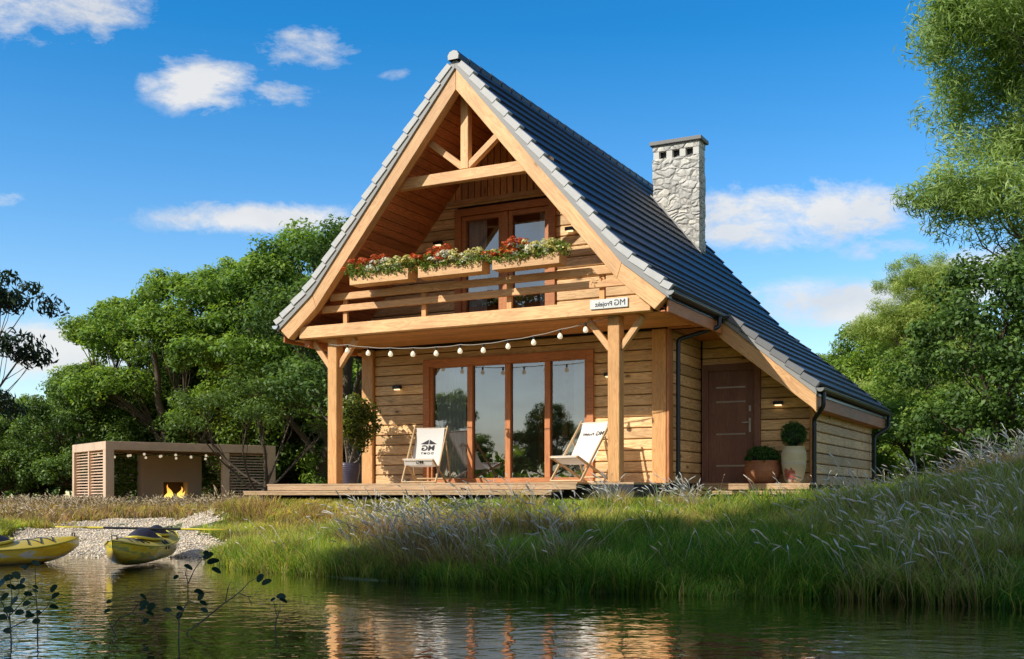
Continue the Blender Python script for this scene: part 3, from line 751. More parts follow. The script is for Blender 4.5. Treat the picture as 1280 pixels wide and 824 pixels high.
# ------------------------------------------------------------------ windows
def frame_boxes(x0, x1, z0, z1, w, y0, y1, bottom=True):
    b = MB(); b.box(x0, x0+w, y0, y1, z0, z1); b.box(x1-w, x1, y0, y1, z0, z1); b.box(x0+w, x1-w, y0, y1, z1-w, z1)
    if bottom: b.box(x0+w, x1-w, y0, y1, z0, z0+w)
    return b
win = empty('window', parent=H)
frame_boxes(LW[0]-.04, LW[1]+.04, 0.0, LW[3]+0.04, 0.13, WY-0.045, WY+0.03, False).build('casing', M['red_timber'], win, 0.006)
frame_boxes(LW[0]+.06, LW[1]-.06, 0.03, LW[3]-.03, 0.085, WY+0.0, WY+0.11, True).build('frame', M['red_timber'], win, 0.005)
for x in (-3.58, -2.79, -1.99):
    b = MB(); b.box(-.055, .055, -.045, .05, 0.115, 2.185); b.build('mullion', M['timber_z'] if 0 else M['red_timber_z'], win, 0.005, loc=(x, WY+0.045, 0))
xs_ = [-4.385, -3.635, -3.525, -2.845, -2.735, -2.045, -1.935, -1.265]
for k in range(4):
    b = MB(); b.add([(xs_[2*k]-.0, WY+0.06, .11), (xs_[2*k+1], WY+0.06, .11), (xs_[2*k+1], WY+0.06, 2.19), (xs_[2*k], WY+0.06, 2.19)], [(0,1,2,3)])
    b.build('pane', M['glass'], win)
win2 = empty('balcony_window', parent=H)
frame_boxes(UW[0]-.03, UW[1]+.03, 2.70, UW[3]+.03, 0.13, WY-0.045, WY+0.03).build('casing', M['red_timber'], win2, 0.006)
b = MB(); b.box(-.055, .055, -.03, .05, 2.83, 4.94); b.build('mullion', M['red_timber_z'], win2, 0.005, loc=(-2.83, WY+.01, 0))
for x0, x1 in ((-3.745, -2.89), (-2.77, -1.955)):
    frame_boxes(x0, x1, 2.83, 4.945, 0.085, WY+.0, WY+.085).build('frame', M['red_timber'], win2, 0.005)
    b = MB(); b.add([(x0+.08, WY+.05, 2.9), (x1-.08, WY+.05, 2.9), (x1-.08, WY+.05, 4.87), (x0+.08, WY+.05, 4.87)], [(0,1,2,3)]); b.build('pane', M['glass'], win2)
# rooms behind the glass
b = MB(); b.box(XL+.16, XR-.16, WY+.17, 6.0, -.02, 0.0); b.build('interior_floor', M['interior_floor'], H)
b = MB(); b.box(XL+.16, XR-.17, WY+.17, 6.0, 2.5, 2.78); b.box(XL+.16, XR-.17, 5.2, 5.3, 0, 2.5); b.box(C0-1.35, C0+1.35, 3.6, 3.7, 2.79, 5.1)
b.box(-1.02, -.92, 3.2, 5.2, 0.001, 2.499)
b.build('interior_wall', M['interior'], H)
for x in (-3.15, -2.62):
    b = MB(); b.box(-.06, .06, -.06, .06, 0.001, 2.499); b.build('interior_post', M['timber_z'], H, 0.004, loc=(x, 3.6, 0))

# curtains
def curtain(x0, x1, y, z0, z1, label):
    nx = 60; b = MB(); vs = []
    for i in range(nx+1):
        x = x0+(x1-x0)*i/nx; w = 0.028*math.sin(i*1.05)+0.010*math.sin(i*2.7)
        vs += [(x, y+w, z0), (x, y+w*0.8, z1)]
    b.add(vs, [(2*i, 2*i+2, 2*i+3, 2*i+1) for i in range(nx)], True)
    o = b.build('curtain', M['curtain'], None, loc=(HO[0], HO[1], DZ), rot=(0,0,ROT)); tag(o, label, 'curtain', 'curtains behind the windows')
t = NT('curtain_cloth'); c = t.mix(t.noise(t.obj(), 40, 2), (0.90,0.89,0.87), (0.93,0.92,0.90))
M['curtain'] = t.done(t.new('ShaderNodeMixShader', {0: 0.10, 1: t.pbr(c, 0.9), 2: t.new('ShaderNodeBsdfTranslucent', {'Color': c})}))
curtain(-4.36, -3.72, WY+.125, 0.01, 2.45, 'white curtain gathered in the first pane of the sliding window')
curtain(-3.66, -3.28, WY+.13, 2.80, 4.95, 'white curtain in the balcony window, beside the pane showing sky')
curtain(-2.20, -1.99, WY+.13, 2.80, 4.95, 'narrow white curtain at the lamp side of the balcony window')
curtain(-1.55, -1.28, WY+.18, 0.01, 2.45, 'narrow white curtain in the last pane behind the deckchair')

# entrance door
door = empty('door', parent=H)
frame_boxes(DX0-.06, DX1+.04, 0.0, 2.16, 0.12, 3.2-.05, 3.2+.05, False).build('frame', M['door_wood'], door, 0.006)
b = MB(); b.box(DX0+.04, DX1-.06, 3.2-.01, 3.2+.045, 0.03, 2.04); b.build('leaf', M['door_wood'], door, 0.004)
for z in (0.33, 0.90, 1.48, 1.74):
    b = MB(); b.box(0.56, 1.10, 3.2-.016, 3.2-.008, z-.014, z+.014); b.build('inlay', M['silver'], door)
b = MB(); b.box(0, .035, -.022, -.010, 0.93, 1.18); b.tube([(.018,-.02,1.10),(.018,-.065,1.10),(-.11,-.068,1.10)], 0.010, 8); b.box(0, .035, -.02, -.010, 1.30, 1.40)
b.build('handle', M['silver'], door, loc=(1.165, 3.2, 0))
b = MB(); b.box(DX0-.06, DX1+.04, 3.13, 3.19, 0.002, 0.028); b.build('threshold', M['deck'], door)

# wall lamps
def wall_lamp(x, y, z):
    e = empty('wall_lamp', parent=H, loc=(x, y, z))
    b = MB(); b.box(-.085, .085, -.10, -.01, -.005, .055); b.box(-.05, .05, -.012, .0, -.02, .045); b.build('housing', M['black'], e, 0.012, 2)
    b = MB(); b.box(-.06, .06, -.085, -.03, -.028, -.007); b.build('diffuser', M['lamp_glow'], e, 0.008)
wall_lamp(-5.14, WY, 1.83); wall_lamp(-0.78, WY, 1.86); wall_lamp(-4.23, WY, 4.48); wall_lamp(-1.52, WY, 4.45); wall_lamp(1.70, 3.2, 1.40)

# ------------------------------------------------------------------ lettering helper (mirrored, as in the photograph)
def letters(txt, size, m, name='lettering', parent=None, mat4=None, mirror=True, bold=0.0, spacing=1.0, wrap=None):
    cu = bpy.data.curves.new('letters', 'FONT'); cu.body = txt; cu.size = size; cu.align_x = 'CENTER'; cu.align_y = 'CENTER'; cu.extrude = 0.001; cu.offset = bold; cu.space_character = spacing
    o = bpy.data.objects.new('letters', cu); COL.objects.link(o)
    dg = bpy.context.evaluated_depsgraph_get(); me = bpy.data.meshes.new_from_object(o.evaluated_get(dg)); bpy.data.objects.remove(o)
    if mirror:
        me.transform(Matrix.Diagonal((-1, 1, 1, 1))); me.flip_normals()
    me.materials.clear()
    if wrap:
        for v in me.vertices: v.co = wrap(v.co)
    r = link(name, me, m, parent)
    if mat4 is not None: r.matrix_local = mat4
    return r
FACE = Matrix.Rotation(R(90), 4, 'X')          # lettering plane facing local -Y
sg = empty('name_sign', 'small pale name board with black mirrored letters fixed to the porch beam', 'sign', tuple(Vector((HO[0], HO[1], DZ))+Matrix.Rotation(ROT, 4, 'Z') @ Vector((-0.06, -0.315, 2.79))), ROT)
b = MB(); b.box(-.32, .32, -.0, .018, -.075, .075); b.build('board', M['plate'], sg, 0.004)
letters('Projekt', 0.098, M['ink'], parent=sg, mat4=Matrix.Translation((-0.085, -.0025, -.006)) @ FACE, bold=0.0012)
letters('MG', 0.13, M['ink'], parent=sg, mat4=Matrix.Translation((0.185, -.0025, .001)) @ FACE, bold=0.0)
# ------------------------------------------------------------------ plants: leaf clouds
def leaf_cloud(cent, nrm, size, asp, tint, droop=0.0):
    """cent (n,3), nrm (n,3) facing, size (n,), asp = width/length; one diamond leaf each (4 verts)"""
    n = len(cent)
    r = rng.standard_normal((n, 3)); r[:, 2] -= droop
    nrm = nrm/np.linalg.norm(nrm, axis=1, keepdims=True)
    d = r-(r*nrm).sum(1, keepdims=True)*nrm; d /= np.linalg.norm(d, axis=1, keepdims=True)+1e-9
    s = np.cross(nrm, d); L = size[:, None]
    bend = nrm*L*0.12
    V = np.stack([cent-d*L*.5, cent+s*L*asp*.5+bend, cent+d*L*.5, cent-s*L*asp*.5+bend], 1)
    F = np.arange(n*4).reshape(n, 4)
    return V.reshape(-1, 3), F, np.repeat(tint, 4, axis=0)
def cluster_leaves(cl, per, rad, size, asp, up=0.6, flat=0.7, droop=0.0, tj=0.18, centre=None):
    """cl (m,3) clump centres; leaves scattered round each, paler on the outside"""
    m = len(cl)
    off = rng.standard_normal((m, per, 3)); off /= np.linalg.norm(off, axis=2, keepdims=True)
    rr = rng.random((m, per, 1))**0.45; off = off*rr
    radm = (rad*rng.uniform(0.7, 1.25, m))[:, None, None]
    P = cl[:, None]+off*radm*[1, 1, flat]
    nr = off*0.9+np.array([0, 0, up])+0.55*rng.standard_normal(off.shape)
    base = rng.uniform(-.12, .12, (m, 1))
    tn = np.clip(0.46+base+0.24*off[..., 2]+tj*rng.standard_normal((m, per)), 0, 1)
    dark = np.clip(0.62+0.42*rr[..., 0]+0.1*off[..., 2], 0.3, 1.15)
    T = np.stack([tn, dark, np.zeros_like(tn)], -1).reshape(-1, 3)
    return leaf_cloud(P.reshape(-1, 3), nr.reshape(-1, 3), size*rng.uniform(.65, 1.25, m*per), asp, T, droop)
def limb(b, p0, p1, r0, r1, sag=0.1, n=6, sides=6):
    p0 = np.array(p0, float); p1 = np.array(p1, float); L = np.linalg.norm(p1-p0)
    j = rng.standard_normal(3)*L*0.06; pts = []
    for i in range(n+1):
        t_ = i/n; pts.append(tuple(p0*(1-t_)+p1*t_+j*math.sin(math.pi*t_)*1.3+np.array([0, 0, sag*L*math.sin(math.pi*t_)])+rng.standard_normal(3)*L*0.012*(0 < i < n)))
    b.tube(pts, [r0+(r1-r0)*i/n for i in range(n+1)], sides, cap=False)
    return pts
def tree_parts(H_, crown, lobes, trunk_r, clump_r, per, leaf, asp, m_leaf_, m_bark, shell=0.55, nclump=150, up=0.6, flat=0.7, droop=0.0, fork=0.3, stems=1, lean=(0, 0), limbs=14):
    """crown: list of (x,y,z,rx,ry,rz) lobes"""
    L = np.array(lobes, float); vol = (L[:, 3]*L[:, 4]*L[:, 5])**(2/3); pick = rng.choice(len(L), nclump, p=vol/vol.sum())
    d = rng.standard_normal((nclump, 3)); d /= np.linalg.norm(d, axis=1, keepdims=True); d[:, 2] = np.where(d[:, 2] < -0.5, -d[:, 2]*.6, d[:, 2])
    rr = shell+(1-shell)*rng.random((nclump, 1)); cl = L[pick, :3]+d*rr*L[pick, 3:6]
    V, F, T = cluster_leaves(cl, per, clump_r, leaf, asp, up, flat, droop)
    me = np_mesh(crown, V, F, T, mats=None); me.materials.append(m_leaf_)
    b = MB()
    for s in range(stems):
        ang = 6.28*s/stems+rng.random(); sp = 0.0 if stems == 1 else trunk_r*1.2
        base = (math.cos(ang)*sp, math.sin(ang)*sp, -0.25)
        top = (lean[0]+math.cos(ang)*sp*6, lean[1]+math.sin(ang)*sp*6, H_*(0.72 if stems == 1 else .6))
        tr = limb(b, base, top, trunk_r, trunk_r*.35, 0, 9, 8)
        order = rng.permutation(len(cl))[:limbs*6]
        for q in range(len(L)):
            if stems > 1 and q % stems != s: continue
            c = L[q, :3]; k = min(len(tr)-2, max(2, int(len(tr)*(fork+0.5*max(0, c[2]/H_-.35)))))
            lb = limb(b, tr[k], c, trunk_r*.5, trunk_r*.14, -0.05, 5, 5)
            near = np.argsort(np.linalg.norm(cl-c, axis=1))[:limbs]
            for w in near: limb(b, lb[int(rng.integers(2, len(lb)))], cl[w], trunk_r*.13, trunk_r*.04, 0.02, 3, 4)
    tm = b.mesh('trunk'); tm.materials.append(m_bark)
    return tm, me

# ------------------------------------------------------------------ house-side helper
HM = Matrix.Translation((HO[0], HO[1], DZ)) @ Matrix.Rotation(ROT, 4, 'Z')
def hw(x, y, z): return tuple(HM @ Vector((x, y, z)))
def hplane(px, py, y):
    """point of the house plane y = const seen at a point of the photograph, in house axes"""
    rx = (px-CX)/FOC
    t_ = (HO[0]*UY[0]+HO[1]*UY[1]+y)/(rx*UY[0]+UY[1]); dx, dy = rx*t_-HO[0], t_-HO[1]
    return (dx*UX[0]+dy*UX[1], y, EYE_Z+(HY-py)/FOC*t_-DZ)

# string of bulbs between the porch posts
SL = empty('string_lights', 'string of round cream bulbs hung between the two porch posts', 'string lights', (HO[0], HO[1], DZ), ROT)
ctrl = [(412,431),(434,431),(460,434),(488,435),(516,435),(545,434),(575,431),(604,430),(635,425),(667,420),(700,412),(732,404),(770,394)]
pts = [Vector(hplane(a, c, -0.135)) for a, c in ctrl]
fine = []
for i in range(len(pts)-1):
    for k in range(4):
        t_ = k/4; q = pts[i].lerp(pts[i+1], t_); q.z -= 0.012*math.sin(math.pi*t_); fine.append(q)
fine.append(pts[-1]); b = MB(); b.tube(fine, 0.008, 6); b.build('cable', plain('pale_cable', (0.30,0.26,0.22), 0.6), SL)
for p in pts[1:-1]:
    b = MB(); b.tube([p+Vector((0,0,-.005)), p+Vector((0,0,-.055))], [0.018,0.020], 10); s_ = b.build('socket', M['black'], SL)
    b = MB(); b.lathe([(.012,-.052),(.018,-.062),(.034,-.085),(.042,-.108),(.040,-.13),(.028,-.148),(.002,-.156)], 14, tuple(p)); b.build('bulb', M['bulb'], SL)

# ------------------------------------------------------------------ flower boxes on the balcony
def petals(cent, r, tint):
    n = len(cent); V, F, T = [], [], []
    per = 22
    off = rng.standard_normal((n, per, 3)); off /= np.linalg.norm(off, axis=2, keepdims=True); off[..., 2] = np.abs(off[..., 2])*.9+.05*off[..., 2]
    P = cent[:, None]+off*r
    t_ = np.stack([np.clip(tint+0.2*rng.standard_normal((n, per)), 0, 1), rng.uniform(.8, 1.1, (n, per)), np.zeros((n, per))], -1)
    return leaf_cloud(P.reshape(-1, 3), off.reshape(-1, 3)+0.3*rng.standard_normal((n*per, 3)), np.full(n*per, r*.75), 0.9, t_.reshape(-1, 3))
M['red_petal'] = m_leaf('red_petals', [(0, (0.45,0.05,0.015)), (.5, (0.72,0.13,0.035)), (1, (0.85,0.28,0.10))], 0.3, .5, .8)
M['white_petal'] = m_leaf('white_petals', [(0, (0.62,0.64,0.50)), (.5, (0.80,0.80,0.70)), (1, (0.88,0.87,0.80))], 0.3, .5, .9)
M['yellow_petal'] = m_leaf('yellow_petals', [(0, (0.62,0.58,0.16)), (.5, (0.78,0.72,0.30)), (1, (0.85,0.80,0.45))], 0.3, .5, .9)
M['flower_leaf'] = m_leaf('flower_leaves', [(0, (0.07,0.12,0.02)), (.5, (0.22,0.32,0.05)), (1, (0.45,0.50,0.12))], 0.3, .45)
BLOOM = {}
def flower_box(x0, x1, z0, label, seed):
    global rng
    rng = np.random.default_rng(seed)
    w = x1-x0; o = empty('flower_box', label, 'flower box', hw((x0+x1)/2, -0.46, z0), ROT, 'flower boxes along the balcony rail')
    b = MB(); h = 0.185; a = w/2; d = 0.14; t_ = 0.02
    b.box(-a, a, -d, -d+t_, 0, h); b.box(-a, a, d-t_, d, 0, h); b.box(-a, -a+t_, -d+t_, d-t_, 0, h); b.box(a-t_, a, -d+t_, d-t_, 0, h); b.box(-a+t_, a-t_, -d+t_, d-t_, 0, .02)
    b.build('planter', M['timber'], o, 0.003)
    b = MB(); b.box(-a+t_, a-t_, -d+t_, d-t_, .021, h-.03); b.build('soil', M['soil'], o)
    n = 170
    cx = rng.uniform(-a-0.10, a+0.10, n); cl = np.stack([cx, rng.uniform(-.20, .16, n), h+rng.uniform(-.03, .17, n)-0.35*np.maximum(np.abs(cx)-a, 0)], 1)
    V, F, T = cluster_leaves(cl, 11, 0.055, 0.045, 0.6, 0.5, 0.9)
    nd = 60; cd = np.stack([rng.uniform(-a*.95, a*.95, nd), rng.uniform(-.20, -.15, nd), h-rng.random(nd)**2*.08], 1)
    V2, F2, T2 = cluster_leaves(cd, 6, 0.035, 0.04, 0.55, 0.2, 1)
    link('foliage', np_mesh('foliage', np.vstack([V, V2]), np.vstack([F, F2+len(V)]), np.vstack([T, T2])), M['flower_leaf'], o)
    def heads(name, n, xr, zr, r, m, yr=(-.22, .12)):
        c = np.stack([rng.uniform(*xr, n), rng.uniform(*yr, n), h+rng.uniform(*zr, n)], 1)
        if name not in BLOOM: BLOOM[name] = [np_mesh(name, *petals(np.zeros((1, 3)), 1.0, 0.5)) for _ in range(5)]; [q.materials.append(m) for q in BLOOM[name]]
        for i, p in enumerate(c):
            f = link(name, BLOOM[name][i % 5], None, o, tuple(p), (rng.uniform(-.4, .4), rng.uniform(-.4, .4), rng.uniform(0, 6))); s_ = r*rng.uniform(.8, 1.2); f.scale = (s_, s_, s_*.8)
    heads('red_flower', 24, (-a-.10, -a+.52), (.04, .24), 0.058, M['red_petal'])
    heads('red_flower', 8, (-a+.34, -a+.60), (.18, .29), 0.060, M['red_petal'])
    heads('white_flower', 40, (-a+.30, a-.22), (-.01, .18), 0.056, M['white_petal'])
    heads('yellow_flower', 34, (-a+.60, a+.13), (.01, .20), 0.054, M['yellow_petal'])
    return o
flower_box(-4.80, -3.60, 3.44, 'flower box of red and white blooms, lowest of the three, farthest from the name board', 11)
flower_box(-3.40, -2.17, 3.44, 'middle flower box of the balcony, below the curtained pane of the upper window', 12)
flower_box(-1.98, -0.78, 3.44, 'flower box closest to the name board, beside the upper wall lamp', 13)
rng = np.random.default_rng(21)

# ------------------------------------------------------------------ deckchairs
t = NT('canvas_sling'); co = t.obj()
c = t.mix(t.noise(co, 30, 3), (0.84,0.83,0.81), (0.88,0.87,0.85))
wv_ = t.new('ShaderNodeTexWave', {'Vector': co, 'Scale': 120.0}, bands_direction='X').outputs[1]
M['canvas'] = t.done(t.new('ShaderNodeMixShader', {0: 0.22, 1: t.pbr(c, 0.9, t.bump(wv_, 0.1, 0.002)), 2: t.new('ShaderNodeBsdfTranslucent', {'Color': c})}))
def deckchair(label, px, py, y, yaw, logo):
    x = hplane(px, py, y)[0]
    o = empty('deckchair', label, 'deckchair', hw(x, y, 0.001), ROT+yaw)
    W_ = 0.29; o.scale = (1.06, 1.06, 1.06)
    a0, a1 = (-0.40, 0.02), (0.40, 0.96)       # long back frame (y, z)
    c0, c1 = (0.50, 0.02), (-0.44, 0.40)       # seat frame
    for s in (-1, 1):
        beam('back_leg', (s*W_, a0[0], a0[1]), (s*W_, a1[0]+.03, a1[1]+.04), 0.024, 0.042, M['chair_wood'], o, 0.005)
        beam('seat_leg', (s*(W_-.035), c0[0], c0[1]), (s*(W_-.035), c1[0], c1[1]), 0.022, 0.040, M['chair_wood'], o, 0.005)
        beam('prop', (s*(W_+.027), 0.20, 0.73), (s*(W_+.027), 0.52, 0.10), 0.018, 0.032, M['chair_wood'], o, 0.004)
    for (yy, zz, hw_) in ((a1[0], a1[1], W_), (a0[0], a0[1]+.01, W_), (c0[0], c0[1], W_-.03), (c1[0], c1[1], W_-.02), (0.52, 0.10, W_+.03)):
        b = MB(); b.tube([(-hw_, yy, zz), (hw_, yy, zz)], 0.015, 8); b.build('crossbar', M['chair_wood'], o)
    # sling
    P = [Vector((0, a1[0]-.01, a1[1]+.016)), Vector((0, .32, .80)), Vector((0, .16, .56)), Vector((0, .03, .38)), Vector((0, -.08, .30)), Vector((0, -.22, .31)), Vector((0, -.36, .37)), Vector((0, c1[0]-.006, c1[1]+.017))]
    cur = []
    for i in range(len(P)-1):
        p0, p1, p2, p3 = P[max(i-1, 0)], P[i], P[i+1], P[min(i+2, len(P)-1)]
        for k in range(5):
            u_ = k/5; cur.append(0.5*((2*p1)+(-p0+p2)*u_+(2*p0-5*p1+4*p2-p3)*u_**2+(-p0+3*p1-3*p2+p3)*u_**3))
    cur.append(P[-1]); cur += [P[-1]+Vector((0, -.012, -.03))]
    b = MB(); nx = 8; vs = [(-(W_-.045)+2*(W_-.045)*i/nx, p.y, p.z-0.012*math.sin(math.pi*i/nx)*(0 < j < len(cur)-3)) for j, p in enumerate(cur) for i in range(nx+1)]
    b.add(vs, [(j*(nx+1)+i, j*(nx+1)+i+1, (j+1)*(nx+1)+i+1, (j+1)*(nx+1)+i) for j in range(len(cur)-1) for i in range(nx)], True)
    sl = b.build('sling', M['canvas'], o)
    # print follows the cloth: length along the sling measured up from the bottom of the back
    back = [p for p in cur if p.y >= P[3].y-1e-4][::-1]
    def wrap_at(h0, x0):
        def f(co):
            h = max(0.0, h0+co.y); k = 0
            while k < len(back)-2 and h > (back[k+1]-back[k]).length: h -= (back[k+1]-back[k]).length; k += 1
            d = (back[k+1]-back[k]).normalized(); n_ = Vector((1, 0, 0)).cross(d); n_ = -n_ if n_.y > 0 else n_
            x_ = x0+co.x; q = back[k]+d*h+n_*(0.004+co.z); q.x = x_; q.z -= 0.012*math.sin(math.pi*(x_/(2*(W_-.045))+.5)); return q
        return f
    if logo == 'house':
        letters('MG', 0.155, M['ink'], 'lettering', sl, bold=0.004, wrap=wrap_at(.30, 0))
        letters('DOMY', 0.062, M['ink'], 'lettering', sl, bold=0.001, spacing=1.45, wrap=wrap_at(.19, 0))
        for s in (-1, 1):
            b = MB(); rows = 8; vs = []
            w_ = wrap_at(.385, 0)
            for i in range(rows+1):
                zt = .10*i/rows; xr = .135*(1-i/rows)+.008
                vs += [w_(Vector((s*.008, zt, 0.001))), w_(Vector((s*xr, zt, 0.001)))]
            b.add(vs, [(2*i, 2*i+1, 2*i+3, 2*i+2) for i in range(rows)]); b.build('emblem', M['ink'], sl)
    else:
        letters('MG', 0.105, M['ink'], 'lettering', sl, bold=0.002, wrap=wrap_at(.50, 0.145))
        letters('Projekt', 0.072, M['ink'], 'lettering', sl, bold=0.001, wrap=wrap_at(.495, -0.075))
    if logo == 'house':
        dd = (P[6]-P[5]).normalized(); X_ = Vector((1,0,0)); 
        # print on the underside of the seat, seen from the front
        mm = Matrix.Translation((P[6]+P[7])/2+Vector((0, -.012, -.045))) @ Matrix((X_, Vector((0,.05,1)).normalized(), X_.cross(Vector((0,.05,1)).normalized()))).transposed().to_4x4()
        fl = MB(); fl.add([(-W_+.05, c1[0]-.010, c1[1]+.012), (W_-.05, c1[0]-.010, c1[1]+.012), (W_-.05, c1[0]+.02, c1[1]-.095), (-W_+.05, c1[0]+.02, c1[1]-.095)], [(0,1,2,3)])
        f_ = fl.build('seat_flap', M['canvas'], o)
        letters('MG', 0.085, M['ink'], 'lettering', f_, Matrix.Translation((0.03, c1[0]-.002, c1[1]-.045)) @ FACE, bold=0.001)
    return o
deckchair('wooden deckchair with black roof emblem printed on its white canvas', 531, 603, 0.62, R(17), 'house')
deckchair('wooden deckchair turned sideways, its white canvas carrying only a thin line of mirrored letters', 726, 602, 0.55, R(-12), 'text')

# shell chair and pendant in the room
sc = empty('shell_chair', 'brown moulded shell chair on wooden legs standing inside behind the glass', 'chair', hw(-2.15, 2.25, 0.0), ROT+R(20))
b = MB(); vs = []; nu, nv = 14, 12
for j in range(nv+1):
    v_ = j/nv
    for i in range(nu+1):
        u_ = (i/nu-.5)*2
        yy = -0.22+0.42*min(v_*1.8, 1)+0.12*max(0, v_-.55); zz = 0.40-.05*math.sin(min(v_*1.8, 1)*math.pi)+max(0, v_-.5)*0.95
        wd = 0.27*(1-0.35*max(0, v_-.6)**1.5*2); vs.append((u_*wd, yy-0.10*u_*u_*max(0, v_-.4)*2, zz+0.10*u_*u_*(1-0.5*v_)))
b.add(vs, [(j*(nu+1)+i, j*(nu+1)+i+1, (j+1)*(nu+1)+i+1, (j+1)*(nu+1)+i) for j in range(nv) for i in range(nu)], True)
b.build('seat', plain('brown_shell', (0.16,0.085,0.045), 0.4, 0.1, 4), sc)
for sx in (-1, 1):
    for sy in (-1, 1): beam('leg', (sx*.10, sy*.09, .36), (sx*.22, sy*.20, 0.0), 0.026, 0.026, M['chair_wood'], sc, 0.005)
pl_ = empty('pendant_lamp', 'dark teal dome pendant lamp seen inside through the third pane', 'lamp', hw(-2.45, 2.9, 1.55), ROT)
b = MB(); b.lathe([(.02,.16),(.08,.155),(.17,.11),(.23,.03),(.235,0),(.22,.0),(.16,.09),(.02,.14)], 24); b.build('shade', plain('teal_enamel', (0.02,0.06,0.07), 0.3), pl_)
b = MB(); b.tube([(0,0,.15),(0,0,.945)], 0.006, 6); b.build('cord', M['black'], pl_)

# ------------------------------------------------------------------ pots
def bush_mesh(name, clc, per, cr, leaf, asp, m, **kw):
    V, F, T = cluster_leaves(np.array(clc), per, cr, leaf, asp, **kw); me = np_mesh(name, V, F, T); me.materials.append(m); return me
x, y, _ = hplane(438, 604, 0.85)
o = empty('potted_tree', 'small leafy tree in a dark ribbed pot behind the far porch post', 'potted tree', hw(-5.70, 0.62, 0.001), ROT)
b = MB(); pr = []
for i in range(33):
    z = 0.40*i/32; pr.append((0.135+0.075*math.sin(min(1, z/.40)*math.pi*.62)+0.005*math.sin(z*160), z))
pr += [(0.175, .40), (0.165, .36), (0.001, .36)]; b.lathe([(0.001, 0)]+pr, 28); b.build('pot', plain('dark_grape_glaze', (0.075,0.070,0.115), 0.35, 0.25, 9), o)
b = MB()
tips = []
for k in range(4):
    a = k*1.7+.4; top = (0.14+math.cos(a)*.2, math.sin(a)*.2, 0.9+.12*k); limb(b, (0.02*math.cos(a), .02*math.sin(a), .34), top, 0.022, 0.008, 0, 6, 6); tips.append(top)
nc = 170; d = rng.standard_normal((nc, 3)); d /= np.linalg.norm(d, axis=1, keepdims=True); cl = np.array([0.14, 0, 1.14])+d*np.array([.46, .38, .52])*(.35+.65*rng.random((nc, 1)))
for q in cl[::3]: limb(b, tips[int(rng.integers(4))], q, 0.007, 0.003, 0.05, 3, 4)
tr_ = b.mesh('trunk'); link('trunk', tr_, M['bark_grey'], o)
link('crown', bush_mesh('crown', cl, 22, 0.13, 0.085, 0.42, M['leaf_small'], up=.5, flat=.9), None, o)

o = empty('terracotta_planter', 'wide terracotta planter with a low clipped bush beside the entrance door', 'planter', hw(1.50, 2.86, 0.001), ROT)
t = NT('terracotta'); co = t.obj(); z_ = t.new('ShaderNodeSeparateXYZ', {0: co}).outputs[2]
ang_ = t.new('ShaderNodeTexGradient', {'Vector': co}, gradient_type='RADIAL').outputs[1]
rib = t.math('ABSOLUTE', t.math('SINE', t.math('MULTIPLY', ang_, 90.0)))
hor = t.math('LESS_THAN', t.math('FRACT', t.math('MULTIPLY', z_, 11.0)), 0.10)
c = t.mix(t.noise(co, 9, 5), (0.24,0.085,0.040), (0.42,0.19,0.10)); c = t.mix(t.math('MULTIPLY', hor, .4), c, (0.14,0.05,0.025))
M['terracotta'] = t.done(t.pbr(c, 0.75, t.bump(t.math('ADD', rib, hor), 0.35, 0.008)))
b = MB(); b.lathe([(.001,0),(.17,0),(.215,.04),(.255,.12),(.272,.20),(.268,.27),(.25,.33),(.262,.345),(.262,.37),(.235,.37),(.225,.33),(.001,.33)], 36); b.build('pot', M['terracotta'], o)
nc = 260; d = rng.standard_normal((nc, 3)); d[:, 2] = np.abs(d[:, 2]); d /= np.linalg.norm(d, axis=1, keepdims=True); cl = np.array([0, 0, .37])+d*np.array([.27, .27, .24])*(.55+.45*rng.random((nc, 1)))
o.scale = (1.17, 1.17, 1.08)
link('bush', bush_mesh('bush', cl, 26, 0.05, 0.030, 0.5, M['leaf_box'], up=.4, flat=1), None, o)
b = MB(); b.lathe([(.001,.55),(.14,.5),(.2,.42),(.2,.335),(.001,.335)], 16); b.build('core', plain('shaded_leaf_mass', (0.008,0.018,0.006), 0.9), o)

o = empty('tall_jar_planter', 'tall worn cream jar with red patch holding a round clipped shrub', 'planter', hw(2.06, 2.80, 0.001), ROT)
t = NT('worn_jar'); co = t.obj(); z_ = t.new('ShaderNodeSeparateXYZ', {0: co}).outputs[2]
n_ = t.noise(co, 6, 5)
c = t.mix(n_, (0.44,0.38,0.24), (0.66,0.60,0.42))
low = t.math('MULTIPLY', t.math('LESS_THAN', z_, 0.36), 0.45); c = t.mix(low, c, (0.42,0.38,0.32))
dist = t.new('ShaderNodeVectorMath', {0: co, 1: (-0.02, -0.21, 0.14)}, operation='DISTANCE').outputs[1]
patch = t.math('GREATER_THAN', t.math('ADD', t.math('MULTIPLY', t.noise(co, 11, 6, .65), .34), t.math('SUBTRACT', 0.13, dist)), 0.18)
c = t.mix(patch, c, (0.30,0.085,0.065))
M['jar'] = t.done(t.pbr(c, 0.7, t.bump(n_, 0.3, 0.01)))
b = MB(); b.lathe([(.001,0),(.135,0),(.155,.05),(.185,.18),(.205,.30),(.213,.36),(.206,.365),(.212,.40),(.212,.50),(.198,.57),(.175,.60),(.182,.615),(.182,.635),(.15,.635),(.14,.60),(.001,.60)], 36); b.build('jar', M['jar'], o)
nc = 330; d = rng.standard_normal((nc, 3)); d /= np.linalg.norm(d, axis=1, keepdims=True); cl = np.array([0, 0, .84])+d*.215*(.55+.45*rng.random((nc, 1)))
link('shrub', bush_mesh('shrub', cl, 26, 0.045, 0.028, 0.5, M['leaf_box'], up=.4, flat=1), None, o)
